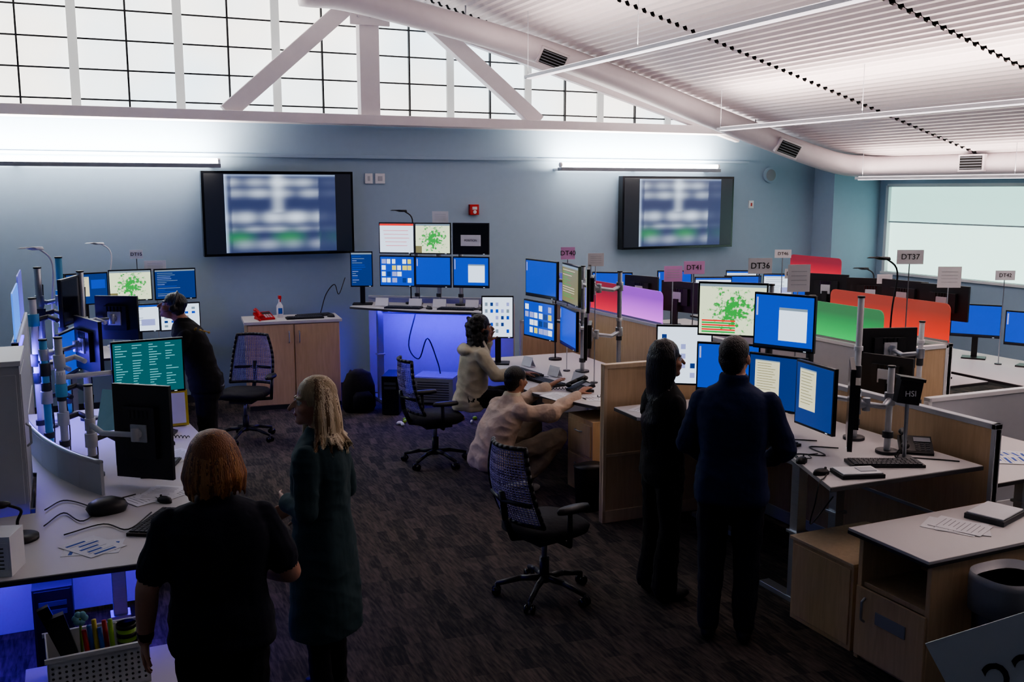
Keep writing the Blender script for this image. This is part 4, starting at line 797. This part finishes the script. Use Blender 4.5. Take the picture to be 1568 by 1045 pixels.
keyboard(.5,6.75,ZL,rad(70)); mouse(.6,7.4,ZL,1); phone(.58,7.7,ZL,1.2); mouse(.45,6.0,ZL,.6); keyboard(.38,5.62,ZL,rad(60))
b=MB(); b.loft([((0,0,0),.10,.075),((0,0,.03),.115,.085),((0,0,.06),.10,.07),((0,.01,.08),.05,.035)],'black_plastic',seg=22,p=2.6); b.obj('conference_speaker',(.13,5.95,ZL),.3,bevel=0)
b=MB(); b.cyl((0,0,0),(0,0,.02),.10,'black_plastic',seg=24); b.curve([(0,0,.02),(0,0,.1),(.02,.0,.16),(-.05,.02,.2)],.008,'black_plastic'); b.ell((-.07,.02,.2),(.05,.03,.02),'black_plastic'); b.obj('webcam_stand',(-.32,5.65,ZL),.2,bevel=0)
for cpts in ([(-.2,5.8,ZL+.01),(-.1,6.0,ZL+.01),(.0,5.8,ZL+.01),(.15,6.1,ZL+.01),(.3,6.2,ZL+.01)],[(-.2,6.1,ZL+.01),(-.1,6.25,ZL+.01),(.02,6.1,ZL+.01),(.1,5.9,ZL+.01)],[(-.1,5.6,ZL+.01),(.1,5.7,ZL+.01),(.22,5.55,ZL+.01),(.36,5.8,ZL+.01)]): cable(cpts)
tower(-.18,5.85,0,0)
b=MB(); b.box((0,0,0),(1.0,.02,.02),'led_blue'); o=b.obj('led_strip',(-.2,6.02,ZL-.06)); area('blue_glow',(-.2,5.6,ZL-.07),(0,0,0),1.0,.5,22,(.10,.02,1),o)
b=MB(); b.box((0,0,0),(.02,1.2,.02),'led_blue'); o=b.obj('led_strip',(-.38,8.9,1.33)); area('blue_glow',(-.34,8.3,1.35),(0,rad(-70),0),.1,1.4,22,(.16,.10,1),o)
b=MB(); b.bx(-.9,.35,6.28,6.31,.05,.72,'light_gray'); b.bx(-.9,-.85,6.2,6.4,0,.05,'light_gray'); b.bx(.3,.35,6.2,6.4,0,.05,'light_gray'); b.obj('modesty_panel')
b=MB(); b.bx(-.32,.32,-.22,.22,0,.36,'maple'); b.bx(-.33,.33,-.23,.23,.36,.38,'laminate'); b.bx(-.3,-.005,-.228,-.22,.03,.34,'maple'); b.bx(.005,.3,-.228,-.22,.03,.34,'maple'); b.obj('low_shelf',(.04,4.62,0),0)
b=MB(); Wb,Db,Hb=.21,.14,.2
for (x0,x1,y0,y1) in ((-Wb,Wb,-Db,-Db+.006),(-Wb,Wb,Db-.006,Db),(-Wb,-Wb+.006,-Db,Db),(Wb-.006,Wb,-Db,Db)): b.bx(x0,x1,y0,y1,0,Hb,'white_plastic')
b.bx(-Wb,Wb,-Db,Db,0,.006,'white_plastic'); b.bx(-Wb-.01,Wb+.01,-Db-.01,-Db+.002,Hb-.02,Hb,'white_plastic'); b.bx(-Wb-.01,Wb+.01,Db-.002,Db+.01,Hb-.02,Hb,'white_plastic')
for i in range(15):
    for j in range(6): b.cyl((-.19+.027*i,-Db-.0015,.03+.024*j),(-.19+.027*i,-Db+.001,.03+.024*j),.006,'dark_gray',seg=8)
rnd=random.Random(11)
b.box((-.13,.02,.2),(.07,.04,.26),'black_plastic',Matrix.Rotation(-.25,3,'Y')); b.box((-.16,.05,.22),(.05,.03,.3),'black_gloss',Matrix.Rotation(-.35,3,'Y'))
b.loft([((.13,.0,.02),.04,.04),((.13,0,.24),.042,.042)],'green_plastic')
for i in range(5): b.cyl((.13,.0,.06+.04*i),(.13,.0,.08+.04*i),.044,'black_plastic',seg=16)
for i,mm in enumerate(('red_plastic','blue_plastic','yellow_plastic','blue_plastic','red_plastic','green_plastic','paper')): b.cyl((-.03+.02*i,rnd.uniform(-.04,.04),.03),(-.05+.022*i,rnd.uniform(-.05,.05),.24+.02*(i%3)),.011,mm)
for i in range(6): b.ell((-.06+.02*math.cos(i),.05,.28+.02*math.sin(i)),(.016,.012,.016),'cyan_sheet')
b.cyl((-.06,.05,.02),(-.06,.05,.28),.006,'green_plastic'); b.obj('plastic_basket',(.02,4.62,.381),.05,bevel=0)
b=MB(); b.bx(-.06,.06,-.09,.09,0,.2,'white_plastic'); b.bx(-.05,.05,-.093,-.09,.03,.17,'paper')
for i in range(6): b.bx(-.04,.03,-.095,-.093,.04+.02*i,.046+.02*i,'ink')
b.obj('label_printer',(-.36,5.2,ZL),-.3)
desk('workstation_desk',[(-.35,11.3),(1.35,11.3),(1.35,12.2),(-.35,12.2)],.8,[(0,11.8),(1.0,11.8)],'light_gray')
monitor(.66,11.95,1.52,(0,-1),.46,.36,'map',stand=.8); monitor(1.14,11.9,1.52,(.05,-1),.46,.36,'darkwin',stand=.8); monitor(.72,11.75,1.16,(0,-1),.44,.32,'whitewin',stand=.8); monitor(1.16,11.72,1.16,(0,-1),.44,.32,'icons',stand=.8); monitor(.2,11.9,1.5,(.3,-1),.46,.36,'docs',stand=.8)
sign('DT15',.75,12.1,1.86,(-.2,-1),.8,.14,.1); sign('',.95,12.12,1.72,(-.2,-1),.8,.24,.12); lamp(.45,12.1,.8,0,1.2,'white_plastic'); keyboard(.9,11.45,.8,0)
# ------------------------------------------------------------------ light, world, camera
w=bpy.data.worlds.new('world'); SC.world=w; w.use_nodes=True; w.node_tree.nodes['Background'].inputs[0].default_value=(.5,.6,.8,1); w.node_tree.nodes['Background'].inputs[1].default_value=.03
try: SC.view_settings.look='AgX - Medium High Contrast'
except Exception as ex: print(ex)
SC.view_settings.exposure=.2
cam=bpy.data.cameras.new('camera'); co=bpy.data.objects.new('camera',cam); COL.objects.link(co); co.location=(0,0,2.6); co.rotation_euler=(rad(90-8.8),0,rad(-24.5)); cam.sensor_width=36; cam.lens=36*1500/1568; cam.clip_end=100
SC.camera=co
print('done',time.time()-T0)
